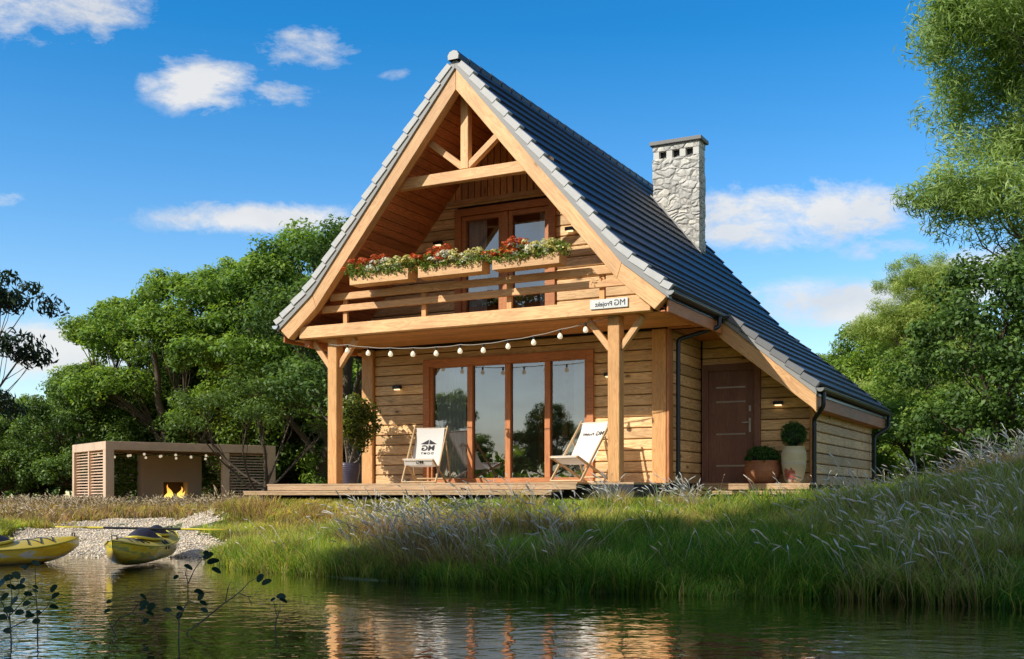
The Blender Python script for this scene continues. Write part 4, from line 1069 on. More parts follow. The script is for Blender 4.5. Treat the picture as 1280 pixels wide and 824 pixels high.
b = MB(); b.ball((0, 0, .835), .18, 16, 10); b.build('core', plain('shaded_leaf_ball', (0.008,0.018,0.006), 0.9), o)

# ------------------------------------------------------------------ kayaks and paddle
def m_hull(name, stripe):
    t = NT(name); co = t.obj(); s = t.new('ShaderNodeSeparateXYZ', {0: co})
    n_ = t.noise(t.mapping(co, (1.2, 1.2, 7)), 1.6, 3, .5, 1.2)
    c = t.ramp(n_, [(0.36, (0.80,0.50,0.02)), (0.52, (0.88,0.66,0.05)), (0.56, stripe), (0.64, stripe), (0.68, (0.72,0.50,0.04))])
    zz = t.ramp(t.math('ADD', s.outputs[2], t.math('MULTIPLY', n_, .1)), [(0.10, (1,1,1)), (0.13, (0,0,0))])
    c = t.mix(zz, c, (0.55,0.50,0.40))
    return t.done(t.pbr(c, 0.28, t.bump(t.noise(co, 3, 2), .05, .01), **{'Coat Weight': 0.4}))
def kayak(label, pos, yaw, pitch, stripe, L=2.9, W=0.62):
    m = m_hull('kayak_hull', stripe)
    o = empty('kayak', label, 'kayak', pos, yaw); o.rotation_euler = (pitch, 0, yaw)
    N = 36; nb = 9; nd = 8; hull = []; deck = []
    def prof(t_):
        s = abs(2*t_-1); w = W/2*max(0.0, 1-s**2.4)**0.72; gun = 0.24+0.13*s**2.6; keel = 0.02+0.24*s**5
        return max(w, 0.006), gun, keel
    for i in range(N+1):
        t_ = i/N; w, gun, keel = prof(t_); y = (t_-.5)*L
        hull += [(w*math.sin(a), y, gun-(gun-keel)*(math.cos(a))**0.62) for a in [math.pi*(k/(nb-1)-.5)*0.9999 for k in range(nb)]]
        dome = 0.085*min(1, w/(W/2)*1.4); deck += [(w*(1-2*k/(nd-1)), y, gun+0.006+dome*(1-(1-2*k/(nd-1))**2)) for k in range(nd)]
    b = MB(); b.add(hull, [(i*nb+k, i*nb+k+1, (i+1)*nb+k+1, (i+1)*nb+k) for i in range(N) for k in range(nb-1)], True); b.build('hull', m, o)
    b = MB(); b.add(deck, [(i*nd+k, i*nd+k+1, (i+1)*nd+k+1, (i+1)*nd+k) for i in range(N) for k in range(nd-1)], True); b.build('deck', M['kdeck'], o)
    def dz(x_, y_):
        w, gun, _ = prof(y_/L+.5); u_ = min(1, abs(x_)/w); return gun+.006+0.085*min(1, w/(W/2)*1.4)*(1-u_*u_)
    for side in (-1, 1):
        b = MB(); b.tube([(side*(prof(i/N)[0]+.004), (i/N-.5)*L, prof(i/N)[1]+.004) for i in range(1, N)], 0.012, 6, False); b.build('gunwale', M['ktrim'], o)
    for (yc, ly, wx) in ((-0.10, 0.42, 0.215), (0.62, 0.26, 0.17)):
        ring = [(wx*math.cos(a), yc+ly*math.sin(a), dz(wx*math.cos(a), yc+ly*math.sin(a))+.03) for a in np.linspace(0, 2*math.pi, 33)]
        b = MB(); b.tube(ring, 0.018, 8, False); cm = b.build('coaming', M['ktrim'], o)
        b = MB(); rings = []
        for j in range(7):
            f = 1-j/6; rings += [(wx*f*math.cos(a)*.98, yc+ly*f*math.sin(a)*.98, dz(0, yc)+.035+0.10*(1-f*f)-.05*f*f*(abs(math.cos(a)))) for a in np.linspace(0, 2*math.pi, 33)[:-1]]
        b.add(rings, [(j*32+k, j*32+(k+1)%32, (j+1)*32+(k+1)%32, (j+1)*32+k) for j in range(6) for k in range(32)], True); b.build('cockpit_cover', M['kcover'], o)
    for (y0, y1) in ((-0.62, -0.80), (-0.80, -0.62), (-0.80, -0.98), (-0.98, -0.80), (-0.98, -1.12), (0.98, 1.14), (1.14, 0.98)):
        w = prof((y0)/L+.5)[0]*.8; w1 = prof(y1/L+.5)[0]*.8
        b = MB(); b.tube([(-w+(w+w1)*k/10, y0+(y1-y0)*k/10, dz(-w+(w+w1)*k/10, y0+(y1-y0)*k/10)+.008) for k in range(11)], 0.007, 5); b.build('bungee_cord', M['black'], o)
    for s in (-1, 1):
        ye = s*(L/2-.08); b = MB(); b.tube([(-.03, ye, prof(.97)[1]+.03), (-.03, ye, prof(.97)[1]+.075), (.03, ye, prof(.97)[1]+.075), (.03, ye, prof(.97)[1]+.03)], 0.010, 6); b.build('carry_handle', M['black'], o)
    for ys_ in (-.12, .02):
        b = MB(); b.tube([(W/2*.98, ys_, .19), (W/2*1.0, ys_, .25), (W/2*.8, ys_, .30)], .012, 6); b.build('strap', M['black'], o)
    return o
M['kdeck'] = plain('kayak_deck', (0.62,0.46,0.05), 0.3, 0.25, 3); M['ktrim'] = plain('kayak_trim', (0.60,0.50,0.05), 0.35, 0.08, 5); M['kcover'] = plain('cockpit_cloth', (0.025,0.022,0.032), 0.7, 0.3, 9, bump=.4)
kayak('yellow kayak pulled bow-first to the beach, the paddle lying across it', (-4.80, 14.85, -0.01), R(180-176.4), R(0.8), (0.40,0.38,0.10))
kayak('yellow kayak with white stripes floating at the edge of the picture', (-6.72, 14.15, -0.05), R(180-38), R(0), (0.70,0.68,0.60))
pd = empty('paddle', 'yellow double-bladed paddle with black shaft lying across the kayak', 'paddle', (-4.96, 15.25, 0.435))
pd.rotation_euler = (0, R(1.0), 0)
b = MB(); b.tube([(-.52, 0, 0), (.52, 0, 0)], 0.016, 10); b.build('shaft', M['black'], pd)
for s in (-1, 1):
    b = MB(); b.tube([(s*.52, 0, 0), (s*.80, 0, 0)], 0.015, 10)
    n_ = 14; top = []; 
    for i in range(n_+1):
        t_ = i/n_; top.append((s*(.74+.42*t_), 0.085*math.sin(math.pi*min(1, t_*.93+.03))**.55))
    vs = [(x_, w_, .012) for x_, w_ in top]+[(x_, -w_, .012) for x_, w_ in top]+[(x_, w_, -.002) for x_, w_ in top]+[(x_, -w_, -.002) for x_, w_ in top]
    k = n_+1; fs = []
    for i in range(n_): fs += [(i, i+1, k+i+1, k+i), (2*k+i, 3*k+i, 3*k+i+1, 2*k+i+1), (i, 2*k+i, 2*k+i+1, i+1), (k+i, k+i+1, 3*k+i+1, 3*k+i)]
    b.add(vs, fs); b.build('blade', plain('yellow_blade', (0.78,0.64,0.06), 0.35, 0.06), pd)

# ------------------------------------------------------------------ pergola with fireplace
M['bulb2'] = plain('lit_bulb', (0.9,0.85,0.7), 0.3, 0.02, 5, emit=(1.0,0.84,0.6), es=0.55)
PX, PY = -14.3, 40.0; PR = math.atan2(.608, .794); PW, PD, PZ, PH = 6.5, 3.9, 0.56, 2.28
PG = empty('pergola', 'flat-roofed taupe pergola with slatted side panels behind the meadow', 'pergola', (PX, PY, PZ), PR)
M['taupe'] = wood('taupe_timber', (0.74,0.53,0.37), (0.60,0.42,0.29), 'z', None, 'z', 0, 0.08)
M['taupe_x'] = wood('taupe_timber_long', (0.76,0.54,0.38), (0.61,0.42,0.29), 'x', None, 'z', 0, 0.1)
def pbox(name, *a, m='taupe', bev=0.006, parent=None):
    b = MB(); b.box(*a); return b.build(name, M[m], parent or PG, bev)
for (x0, x1, y0, y1) in ((0,.30,0,.30), (0,.22,PD-.22,PD), (PW-.32,PW,0,.32), (PW-.22,PW,PD-.22,PD), (4.38,4.62,.02,.26), (4.40,4.6,PD-.2,PD), (0.02,.2,1.95,2.07)):
    pbox('post', x0, x1, y0, y1, -.4, PH-.30)
pbox('roof_beam', 0, PW, 0, .3, PH-.298, PH, m='taupe_x'); pbox('roof_beam', 0, PW, PD-.3, PD, PH-.298, PH, m='taupe_x')
pbox('roof_beam', 0, .3, .302, PD-.302, PH-.298, PH-.002, m='taupe'); pbox('roof_beam', PW-.3, PW, .302, PD-.302, PH-.298, PH-.002, m='taupe')
pbox('ceiling', .3, PW-.3, .302, PD-.302, PH-.14, PH-.10, m='ceiling')
def louvre(x0, x1, y0, y1, along, ang=28):
    """one slatted panel"""
    b = MB(); z = 0.10
    while z < PH-.36:
        if along == 'y':
            b.add([(x0, y0, z), (x0, y1, z), (x0+.02, y1, z), (x0+.02, y0, z), (x0+.07, y0, z+.045), (x0+.07, y1, z+.045), (x0+.09, y1, z+.045), (x0+.09, y0, z+.045)], [(0,1,5,4), (3,7,6,2), (0,4,7,3), (1,2,6,5), (0,3,2,1), (4,5,6,7)])
        else:
            b.add([(x0, y0, z), (x1, y0, z), (x1, y0+.02, z), (x0, y0+.02, z), (x0, y0+.07, z+.045), (x1, y0+.07, z+.045), (x1, y0+.09, z+.045), (x0, y0+.09, z+.045)], [(0,1,5,4), (3,7,6,2), (0,4,7,3), (1,2,6,5), (0,3,2,1), (4,5,6,7)])
        z += 0.105
    b.build('slat_panel', M['taupe_x'], PG)
louvre(.06, 0, .30, 1.95, 'y'); louvre(.06, 0, 2.07, PD-.22, 'y')
louvre(4.62, PW-.32, .10, 0, 'x'); louvre(.22, 2.3, PD-.14, 0, 'x'); louvre(4.66, PW-.22, PD-.14, 0, 'x')
fp = empty('fireplace', parent=PG)
M['fire_plaster'] = plain('taupe_plaster', (0.60,0.48,0.39), 0.8, 0.12, 1.5)
b = MB(); fx0, fx1, fz0, fz1 = 3.12, 4.08, 0.20, 0.90
yb = PD-1.1
b.box(2.3, fx0, yb, yb+.6, -.3, 1.92); b.box(fx1, 4.66, yb, yb+.6, -.3, 1.92); b.box(fx0, fx1, yb, yb+.6, fz1, 1.92); b.box(fx0, fx1, yb, yb+.6, -.3, fz0); b.box(fx0, fx1, yb+.5, yb+.6, fz0, fz1)
b.build('chimney_breast', M['fire_plaster'], fp)
b = MB(); b.box(fx0+.004, fx1-.004, yb+.44, yb+.498, fz0+.004, fz1-.004); b.build('firebox', plain('sooty_brick', (0.06,0.035,0.025), 0.9, .4, 20), fp)
# flames
t = NT('flame'); co = t.obj(); z_ = t.new('ShaderNodeSeparateXYZ', {0: co}).outputs[2]
c = t.ramp(t.math('MULTIPLY', z_, 2.0), [(0.0, (1.0,0.80,0.25)), (0.5, (1.0,0.62,0.10)), (1.0, (0.95,0.35,0.04))])
M['flame'] = t.done(t.new('ShaderNodeEmission', {'Color': c, 'Strength': 1.5}))
fl = empty('fire', 'orange flames burning in the pergola fireplace', 'fire', tuple((Matrix.Translation((PX, PY, PZ)) @ Matrix.Rotation(PR, 4, 'Z')) @ Vector((3.60, yb-.03, 0.20))), PR)
for (fx, fh, fw_) in ((-.30, .60, .14), (-.20, .38, .10), (.20, .52, .13), (.31, .36, .10), (.02, .20, .08)):
    b = MB(); pr = []
    for i in range(11):
        u_ = i/10; pr.append((max(.003, fw_*(math.sin(math.pi*min(1, u_*.8+.18))**1.2)*(1-u_*.6)*(1+.18*math.sin(u_*17+fx*30))), fh*u_))
    b.lathe(pr, 9)
    vs = [(x_*1.0+fx+.05*math.sin(z*14+fx*9), y_*.7+.02*math.sin(z*11), z) for x_, y_, z in b.v]; b.v = vs
    b.build('flame', M['flame'], fl)
b = MB()
for k in range(4): b.tube([(-.3+.1*k, -.06+.03*k, .03+.02*k), (.25-.05*k, .05-.03*k, .035+.02*k)], .035, 7)
b.build('firewood', M['bark'], fl)
# ivy on the back slats
o = tag(link('climbing_ivy', bush_mesh('climbing_ivy', [[rng.uniform(.5, 2.25), PD-.45+rng.uniform(-.12, .12), z] for z in rng.uniform(0.0, 1.9, 150)], 26, 0.16, 0.10, 0.7, M['leaf'], up=.3), None, None, loc=(PX, PY, PZ)), 'sunlit green creeper filling the slatted back of the pergola', 'creeper'); o.rotation_euler = (0, 0, PR)
o = tag(link('climbing_ivy', bush_mesh('climbing_ivy', [[rng.uniform(4.85, 5.3), PD-.3+rng.uniform(-.12, .12), z] for z in rng.uniform(0.7, 1.85, 40)], 26, 0.14, 0.10, 0.7, M['leaf'], up=.3), None, None, loc=(PX, PY, PZ)), 'small creeper patch on the slats beyond the fireplace', 'creeper'); o.rotation_euler = (0, 0, PR)
s2 = empty('string_lights', 'loops of small round bulbs hanging under the pergola roof', 'string lights', (PX, PY, PZ), PR)
for (ya, n_) in ((.42, 8), (1.9, 8)):
    pts = [Vector((.35+(PW-2.4)*i/(n_-1), ya, PH-.42-.07*math.sin(math.pi*((i*.5) % 1)))) for i in range(n_)]
    b = MB(); b.tube([q+Vector((0,0,.08)) for q in pts], 0.012, 5); b.build('cable', M['black'], s2)
    for q in pts:
        b = MB(); b.ball(tuple(q), .050, 10, 7); b.build('bulb', M['bulb2'], s2)
# ------------------------------------------------------------------ grass
rng = np.random.default_rng(5)
def blades(X, Y, Z, h, w, lean, az, tn, dk):
    """curved blades: 3 triangles each"""
    n = len(X); dx, dy = np.cos(az), np.sin(az)                 # lean direction
    fa = rng.random(n)*6.28; sx, sy = np.cos(fa)*w*.5, np.sin(fa)*w*.5
    P = np.zeros((n, 5, 3)); 
    for k, (t_, q) in enumerate(((0, 0), (.55, .30))):
        cx_, cy_, cz_ = X+dx*lean*h*q, Y+dy*lean*h*q, Z+h*t_*(1-.12*lean)
        ww = 1.0 if k == 0 else .8
        P[:, 2*k] = np.stack([cx_-sx*ww, cy_-sy*ww, cz_], 1); P[:, 2*k+1] = np.stack([cx_+sx*ww, cy_+sy*ww, cz_], 1)
    P[:, 4] = np.stack([X+dx*lean*h, Y+dy*lean*h, Z+h*(1-.35*np.minimum(lean, 1.5))], 1)
    i = np.arange(n)[:, None, None]*5; F = (np.array([[0,1,3],[0,3,2],[2,3,4]])[None]+i).reshape(-1, 3)
    T = np.zeros((n, 5, 3)); T[..., 0] = tn[:, None]+np.array([0, 0, .04, .04, .10]); T[..., 1] = dk[:, None]*np.array([.62, .62, 1.0, 1.0, 1.15])  # root shading put into the tint: dark at the base, brighter tip
    return P.reshape(-1, 3), F, np.clip(T, 0, 1.2).reshape(-1, 3)
def nz(X, Y, s, seed=0.0):
    return np.sin(X*s+seed)*np.cos(Y*s*1.17+seed*2)+.6*np.sin(X*s*2.3+Y*s*1.9+seed)+.35*np.sin(X*s*4.7-Y*s*3.9+seed*3)
def ok_land(X, Y, edge=-0.12):
    hx = (X-HO[0])*UX[0]+(Y-HO[1])*UX[1]; hy = (X-HO[0])*UY[0]+(Y-HO[1])*UY[1]
    house = ((hx > -6.75) & (hx < 0.3) & (hy > -0.80) & (hy < 9)) | ((hx > .2) & (hx < 2.35) & (hy > 2.3) & (hy < 9))
    px_ = (X-PX)*math.cos(PR)+(Y-PY)*math.sin(PR); py_ = -(X-PX)*math.sin(PR)+(Y-PY)*math.cos(PR)
    perg = (px_ > .2) & (px_ < PW) & (py_ > .3) & (py_ < PD)
    return (sdist(X, Y) > edge) & ~house & ~perg & (pdist(BEACH, X, Y) > 0.05+.12*nz(X, Y, 3.1))
def sample(n, x0, x1, y0, y1, fr=0.62):
    X = rng.uniform(x0, x1, n); Y = rng.uniform(y0, y1, n)
    k = (np.abs(X/Y) < np.where(X > 0, .95, fr)) & ok_land(X, Y); return X[k], Y[k]
# --- near bank turf
parts_ = []
for n, (x0, x1, y0, y1), hs, ws in ((560000, (-7, 12.5, 7, 14.5), (.09, .26), (.007, .012)), (440000, (-12, 14, 14.5, 21), (.08, .22), (.010, .016)), (380000, (-26, 24, 21, 50), (.12, .32), (.02, .04))):
    X, Y = sample(n, x0, x1, y0, y1); m = len(X); Z = gz(X, Y)-.01
    clump = .5+.5*nz(X, Y, 2.6, 1.3)/1.95; d = sdist(X, Y)
    h = rng.uniform(*hs, m)*(.55+.9*clump)*(1+.4*np.exp(-np.abs(d-.4)*1.5)); near = np.hypot((X-HO[0])*UX[0]+(Y-HO[1])*UX[1]+3, 0)
    hy = (X-HO[0])*UY[0]+(Y-HO[1])*UY[1]; hx = (X-HO[0])*UX[0]+(Y-HO[1])*UX[1]; h = np.where(((hy > -2.4)|((hx > .3) & (hx < 2.6) & (hy > -1.5))) & (Y < 21) & (hx < 3.2), h*.5, h)
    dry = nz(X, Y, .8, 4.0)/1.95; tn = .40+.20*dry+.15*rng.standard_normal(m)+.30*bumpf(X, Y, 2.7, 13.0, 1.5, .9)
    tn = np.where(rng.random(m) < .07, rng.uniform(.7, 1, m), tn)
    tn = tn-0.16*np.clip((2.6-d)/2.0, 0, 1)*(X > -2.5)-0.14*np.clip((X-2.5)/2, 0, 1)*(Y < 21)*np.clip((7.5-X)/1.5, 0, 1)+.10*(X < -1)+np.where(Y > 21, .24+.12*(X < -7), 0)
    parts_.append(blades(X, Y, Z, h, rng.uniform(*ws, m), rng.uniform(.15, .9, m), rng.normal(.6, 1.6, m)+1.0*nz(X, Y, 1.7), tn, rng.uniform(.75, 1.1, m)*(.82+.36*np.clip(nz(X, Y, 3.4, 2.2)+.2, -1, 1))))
def merge(ps):
    V, F, T = [], [], []; k = 0
    for v, f, t_ in ps: V.append(v); F.append(f+k); T.append(t_); k += len(v)
    return np.vstack(V), np.vstack(F), np.vstack(T)
for pt, lb, nm in ((parts_[:2], 'green meadow grass covering the bank between pond and house', 'grass'), (parts_[2:], 'yellow-green grass of the meadow beyond the beach', 'meadow_grass')):
    V, F, T = merge(pt); tag(link(nm, np_mesh(nm, V, F, T), M['grass']), lb, 'grass', kind='stuff')

# --- taller tussocks with feathery heads
M['plume_tan'] = m_leaf('straw_plumes', [(0, (0.50,0.33,0.17)), (0.5, (0.72,0.54,0.32)), (1, (0.84,0.72,0.54))], 0.4, 0.7, 0.9)
def tussocks(name, label, centres, nb, r, hh, w, tone, plume_n, pl_len, pl_w, lean=(.2, .9), windaz=None, dark=1.0):
    B = []; PL = []
    for (x, y) in centres:
        if not bool(ok_land(np.array([x]), np.array([y]), -.3)[0]): continue
        m = int(nb*rng.uniform(.7, 1.3)); a = rng.random(m)*6.28; rr = r*np.sqrt(rng.random(m)); X = x+np.cos(a)*rr; Y = y+np.sin(a)*rr; Z = gz(X, Y)-.02
        s = rng.uniform(.75, 1.2); h = rng.uniform(hh[0], hh[1], m)*s
        B.append(blades(X, Y, Z, h, np.full(m, w)*rng.uniform(.7, 1.3, m), rng.uniform(lean[0], lean[1], m), a+rng.normal(0, .5, m), np.clip(rng.normal(tone, .20, m), 0, 1), rng.uniform(.6, 1.05, m)*dark))
        k = int(plume_n*rng.uniform(.4, 1.5))
        if k:
            a = rng.random(k)*6.28; ln = rng.uniform(.25, .95, k); wa = rng.normal(windaz if windaz is not None else 2.8, 1.25, k)
            hb = rng.uniform(hh[1]*.85, hh[1]*1.35, k)*s; bx = x+np.cos(a)*r*.5*rng.random(k); by = y+np.sin(a)*r*.5*rng.random(k)
            tx, ty, tz = bx+np.cos(wa)*ln*hb*.75, by+np.sin(wa)*ln*hb*.75, gz(bx, by)+hb*(1-.28*ln)
            PL.append((bx, by, gz(bx, by)-.02, tx, ty, tz, wa, ln))
    V, F, T = merge(B); 
    me = np_mesh(name, V, F, T)
    o = tag(link(name, me, M['grass']), label, 'grass', kind='stuff')
    if PL:
        bx, by, bz, tx, ty, tz, wa, ln = [np.concatenate([p[i] for p in PL]) for i in range(8)]; n = len(bx)
        # plume direction continues the stalk, bent over
        D = np.stack([np.cos(wa)*(.35+ln), np.sin(wa)*(.35+ln), 1.0-.75*ln], 1); D /= np.linalg.norm(D, axis=1, keepdims=True)
        L = rng.uniform(*pl_len, n)[:, None]; wd = rng.uniform(*pl_w, n)[:, None]
        A = np.cross(D, rng.standard_normal((n, 3))); A /= np.linalg.norm(A, axis=1, keepdims=True); Bv = np.cross(D, A)
        top = np.stack([tx, ty, tz], 1); bot = np.stack([bx, by, bz], 1)
        mid = (top+bot)/2+np.array([0, 0, .04])-D*.03
        S = A*.0022*np.ones((n, 1)); vs = [bot-S, bot+S, mid-S, mid+S, top-S, top+S]
        k0 = 6
        for t_, q in ((0.0, .25), (.3, 1.0), (.7, .75)):
            c_ = top+D*L*t_+np.array([0, 0, -.02])*t_*t_*L*4
            for j in range(3):
                an = j*2.094; vs.append(c_+(A*math.cos(an)+Bv*math.sin(an))*wd*.5*q)
        vs.append(top+D*L+np.array([0, 0, -.08])*L)
        P = np.stack(vs, 1); q = []
        q += [(0,1,3), (0,3,2), (2,3,5), (2,5,4)]
        for s_ in range(2):
            for j in range(3):
                a_, b_ = k0+s_*3+j, k0+s_*3+(j+1) % 3; q += [(a_, b_, b_+3), (a_, b_+3, a_+3)]
        for j in range(3): q += [(k0+6+j, k0+6+(j+1) % 3, k0+9)]
        F = (np.array(q)[None]+np.arange(n)[:, None, None]*(k0+10)).reshape(-1, 3)
        tn = np.repeat(np.clip(rng.normal(.62, .2, n), 0, 1), k0+10); T = np.stack([tn, np.tile([.6]*4+[.7]*2+[.9]*10, n), tn*0], 1)
        link('plumes', np_mesh('plumes', P.reshape(-1, 3), F, T), M['plume_tan'] if name == 'dry_grass' else M['plume'], o)
def around(pxs, pys, n, yspread=None):
    out = []
    while len(out) < n:
        px = rng.uniform(*pxs); py = rng.uniform(*pys); x, y, z = ground_at(px, py); out.append((x, y))
    return out
tussocks('feather_grass', 'tan and purple tussocks of feather grass at the waterline below the porch steps', around((438, 560), (668, 722), 46)+around((560, 720), (655, 728), 24), 130, .16, (.20, .50), .011, .92, 7, (.07, .14), (.012, .021), dark=.85)
tussocks('feather_grass', 'long feather grass with pale heads on the shaded right-hand bank', around((1060, 1300), (650, 756), 56)+around((1000, 1100), (640, 690), 12)+around((1130, 1290), (610, 650), 20), 120, .20, (.20, .48), .012, .62, 4, (.08, .15), (.014, .024), dark=.85)
tussocks('feather_grass', 'sunlit golden feather grass crowning the mound', [(float(a), float(c)) for a, c in zip(rng.uniform(6.2, 11.5, 100), rng.uniform(12.8, 16.5, 100))], 120, .22, (.18, .40), .009, .90, 7, (.10, .20), (.010, .016), windaz=3.0)
tussocks('feather_grass', 'small feather grass tufts in front of the dark plinth by the porch post', around((748, 790), (632, 640), 6)+around((815, 872), (634, 642), 9)+around((640, 670), (630, 640), 3), 90, .14, (.15, .38), .008, .7, 9, (.08, .15), (.012, .018))
tussocks('feather_grass', 'bright tuft of feather grass standing by the entrance steps', around((880, 930), (640, 650), 2)+around((1040, 1110), (618, 640), 8), 90, .16, (.14, .30), .008, .6, 4, (.08, .15), (.010, .016), dark=.8)
tussocks('dry_grass', 'straw-coloured feather grass meadow between beach and pergola', [(float(a), float(c)) for a, c in zip(*[q[:420] for q in sample(5200, -20, -5, 20, 38)])], 110, .45, (.14, .31), .018, .86, 11, (.09, .17), (.022, .036), windaz=2.9)
tussocks('dry_grass', 'reddish dry grass edging the turf beside the gravel', around((300, 430), (640, 690), 46)+around((250, 330), (632, 646), 30), 60, .28, (.12, .30), .010, .88, 0, (.1, .2), (.01, .02))
tussocks('wild_grass', 'coarse mixed grass tufts and dead stems over the whole bank', [(float(a), float(c)) for a, c in zip(*[q[:640] for q in sample(5200, -4, 9, 9, 16.5)])], 30, .12, (.14, .34), .015, .30, 1, (.06, .12), (.010, .018), dark=1.0)
tussocks('wild_grass', 'straw-coloured dead stems scattered through the bank', [(float(a), float(c)) for a, c in zip(*[q[:130] for q in sample(3000, -4, 9, 9.5, 16)])], 16, .22, (.18, .42), .007, .95, 1, (.06, .12), (.010, .018), dark=1.1)
tussocks('sedge', 'dark green sedge along the shaded waterline', around((600, 1060), (700, 742), 120)+around((700, 1000), (650, 700), 40), 120, .20, (.16, .40), .009, .16, 0, (.1, .2), (.01, .02), dark=.8)
tussocks('sedge', 'bright green sedge along the sunny waterline beside the beach', around((275, 440), (690, 716), 50), 120, .20, (.12, .34), .009, .42, 0, (.1, .2), (.01, .02))

# --- twigs standing in the shallow water in front
def twig(label, base, lines, leaves, D):
    """base px; lines: polylines in picture points at depth D, built as a small plant in the water"""
    P = lambda px, py, dd=0.0: Vector((bearing(px, D+dd), D+dd, EYE_Z+(HY-py)/FOC*(D+dd)))
    root = empty('leafy_twig', label, 'twig', (bearing(base[0], D), D, 0.0), 0, 'twigs standing in the water'); R0 = Vector((bearing(base[0], D), D, 0))
    b = MB()
    for i, ln in enumerate(lines):
        pts = [P(x_, y_, 0.03*math.sin(k*2.1+i))-R0 for k, (x_, y_) in enumerate(ln)]
        if i == 0: pts = [pts[0]-Vector((0, 0, .25))]+pts
        r0 = 0.0052 if i == 0 else 0.0030
        b.tube(pts, [r0*(1-.75*k/(len(pts)-1))+.0006 for k in range(len(pts))], 6)
    b.build('stem', M['twig_bark'], root)
    b = MB()
    for (x_, y_, s_) in leaves:
        c_ = P(x_, y_, random.uniform(-.03, .03))-R0; r_ = 1.15*s_/FOC*D; a = random.uniform(-1.0, 1.2); tl = random.uniform(.6, 1.0)
        ux_ = Vector((math.cos(a), 0, math.sin(a)*.7)).normalized(); vx = Vector((-math.sin(a)*tl, random.uniform(-.7, .7), math.cos(a)*tl)); vs = [c_+ux_*r_*math.cos(q)*(1.15 if math.cos(q) > 0 else 1)+vx*r_*.8*math.sin(q)+Vector((0, 0, -.2*r_*math.cos(q)**2)) for q in [k*math.pi/5 for k in range(10)]]
        b.add(vs+[c_], [(k, (k+1) % 10, 10) for k in range(10)])
    me = b.mesh('leaves'); T = np.tile([.35, 1, 0, 1], (len(me.vertices), 1)).astype(np.float32)
    at = me.attributes.new('tint', 'FLOAT_COLOR', 'POINT'); at.data.foreach_set('color', T.ravel()); link('leaves', me, M['twig_leaf'], root)
M['twig_bark'] = plain('twig_bark', (0.09,0.085,0.07), .8, .2, 30); M['twig_leaf'] = m_leaf('twig_leaves', [(0, (0.008,0.030,0.020)), (.5, (0.015,0.055,0.035)), (1, (0.03,0.09,0.05))], .2, .35)
twig('upright forked twig with round leaves between the kayaks and the tall reflection', (223, 806), [[(223,806),(224,780),(223,772),(235,752),(235,730),(232,715),(222,716)], [(235,730),(243,712),(252,700),(259,697)], [(235,752),(246,754),(254,760)], [(224,772),(214,768),(208,764)], [(232,720),(233,710)]],
     [(260,694,6),(266,701,6.5),(270,712,5.5),(235,708,5),(220,721,3),(248,739,5),(251,745,5),(254,753,4.5),(255,762,4),(225,760,4.5),(224,769,4.5),(209,762,4.5),(257,690,3)], 6.75)
twig('slanting bare-stemmed twig with two leaves at its tip', (234, 790), [[(234,790),(255,775),(275,758),(292,746),(302,738),(312,727),(320,723)], [(282,752),(285,735),(288,728)], [(300,742),(310,746),(320,745)], [(311,747),(315,758)]], [(325,722,5),(333,727,5.5)], 7.1)
twig('drooping little twig arching between two clumps of leaves', (148, 800), [[(148,800),(140,785),(150,772),(165,767),(175,770),(180,780)], [(165,767),(172,755),(178,748)], [(140,785),(134,772)]], [(179,745,4.5),(180,754,5),(189,758,5),(187,766,4.5),(182,776,4),(134,763,4),(136,752,3),(178,760,4)], 7.0)
twig('tiny two-leaved sprig on the plain water', (344, 790), [[(344,790),(345,775),(350,763),(350,753)], [(346,770),(342,752)]], [(351,745,5),(354,750,4.5),(341,749,3)], 7.3)
twig('dense leafy sprig rising at the edge of the picture', (14, 800), [[(14,800),(12,770),(15,745),(12,720)], [(12,770),(28,752),(42,735)], [(12,775),(2,752),(-6,735)], [(13,760),(24,740),(22,722)], [(14,785),(33,775),(45,765)]],
     [(10,722,6),(20,718,5),(2,728,5.5),(14,733,5.5),(25,733,5.5),(6,745,5),(18,750,5),(35,742,4.5),(44,738,3),(10,762,5.5),(24,765,5),(37,769,5),(45,776,4.5),(3,771,5),(33,754,4.5),(28,726,4),(9,788,4.5),(44,733,3.5)], 6.6)
twig('thin upright twig beside the dense sprig, one leaf on top', (47, 796), [[(47,796),(47,770),(45,745),(44,710)], [(47,770),(58,760),(66,745)], [(46,752),(36,740)]], [(44,703,5),(33,709,3.5),(29,708,3),(67,735,5),(69,744,5),(67,758,5),(36,766,4),(48,765,3)], 6.9)

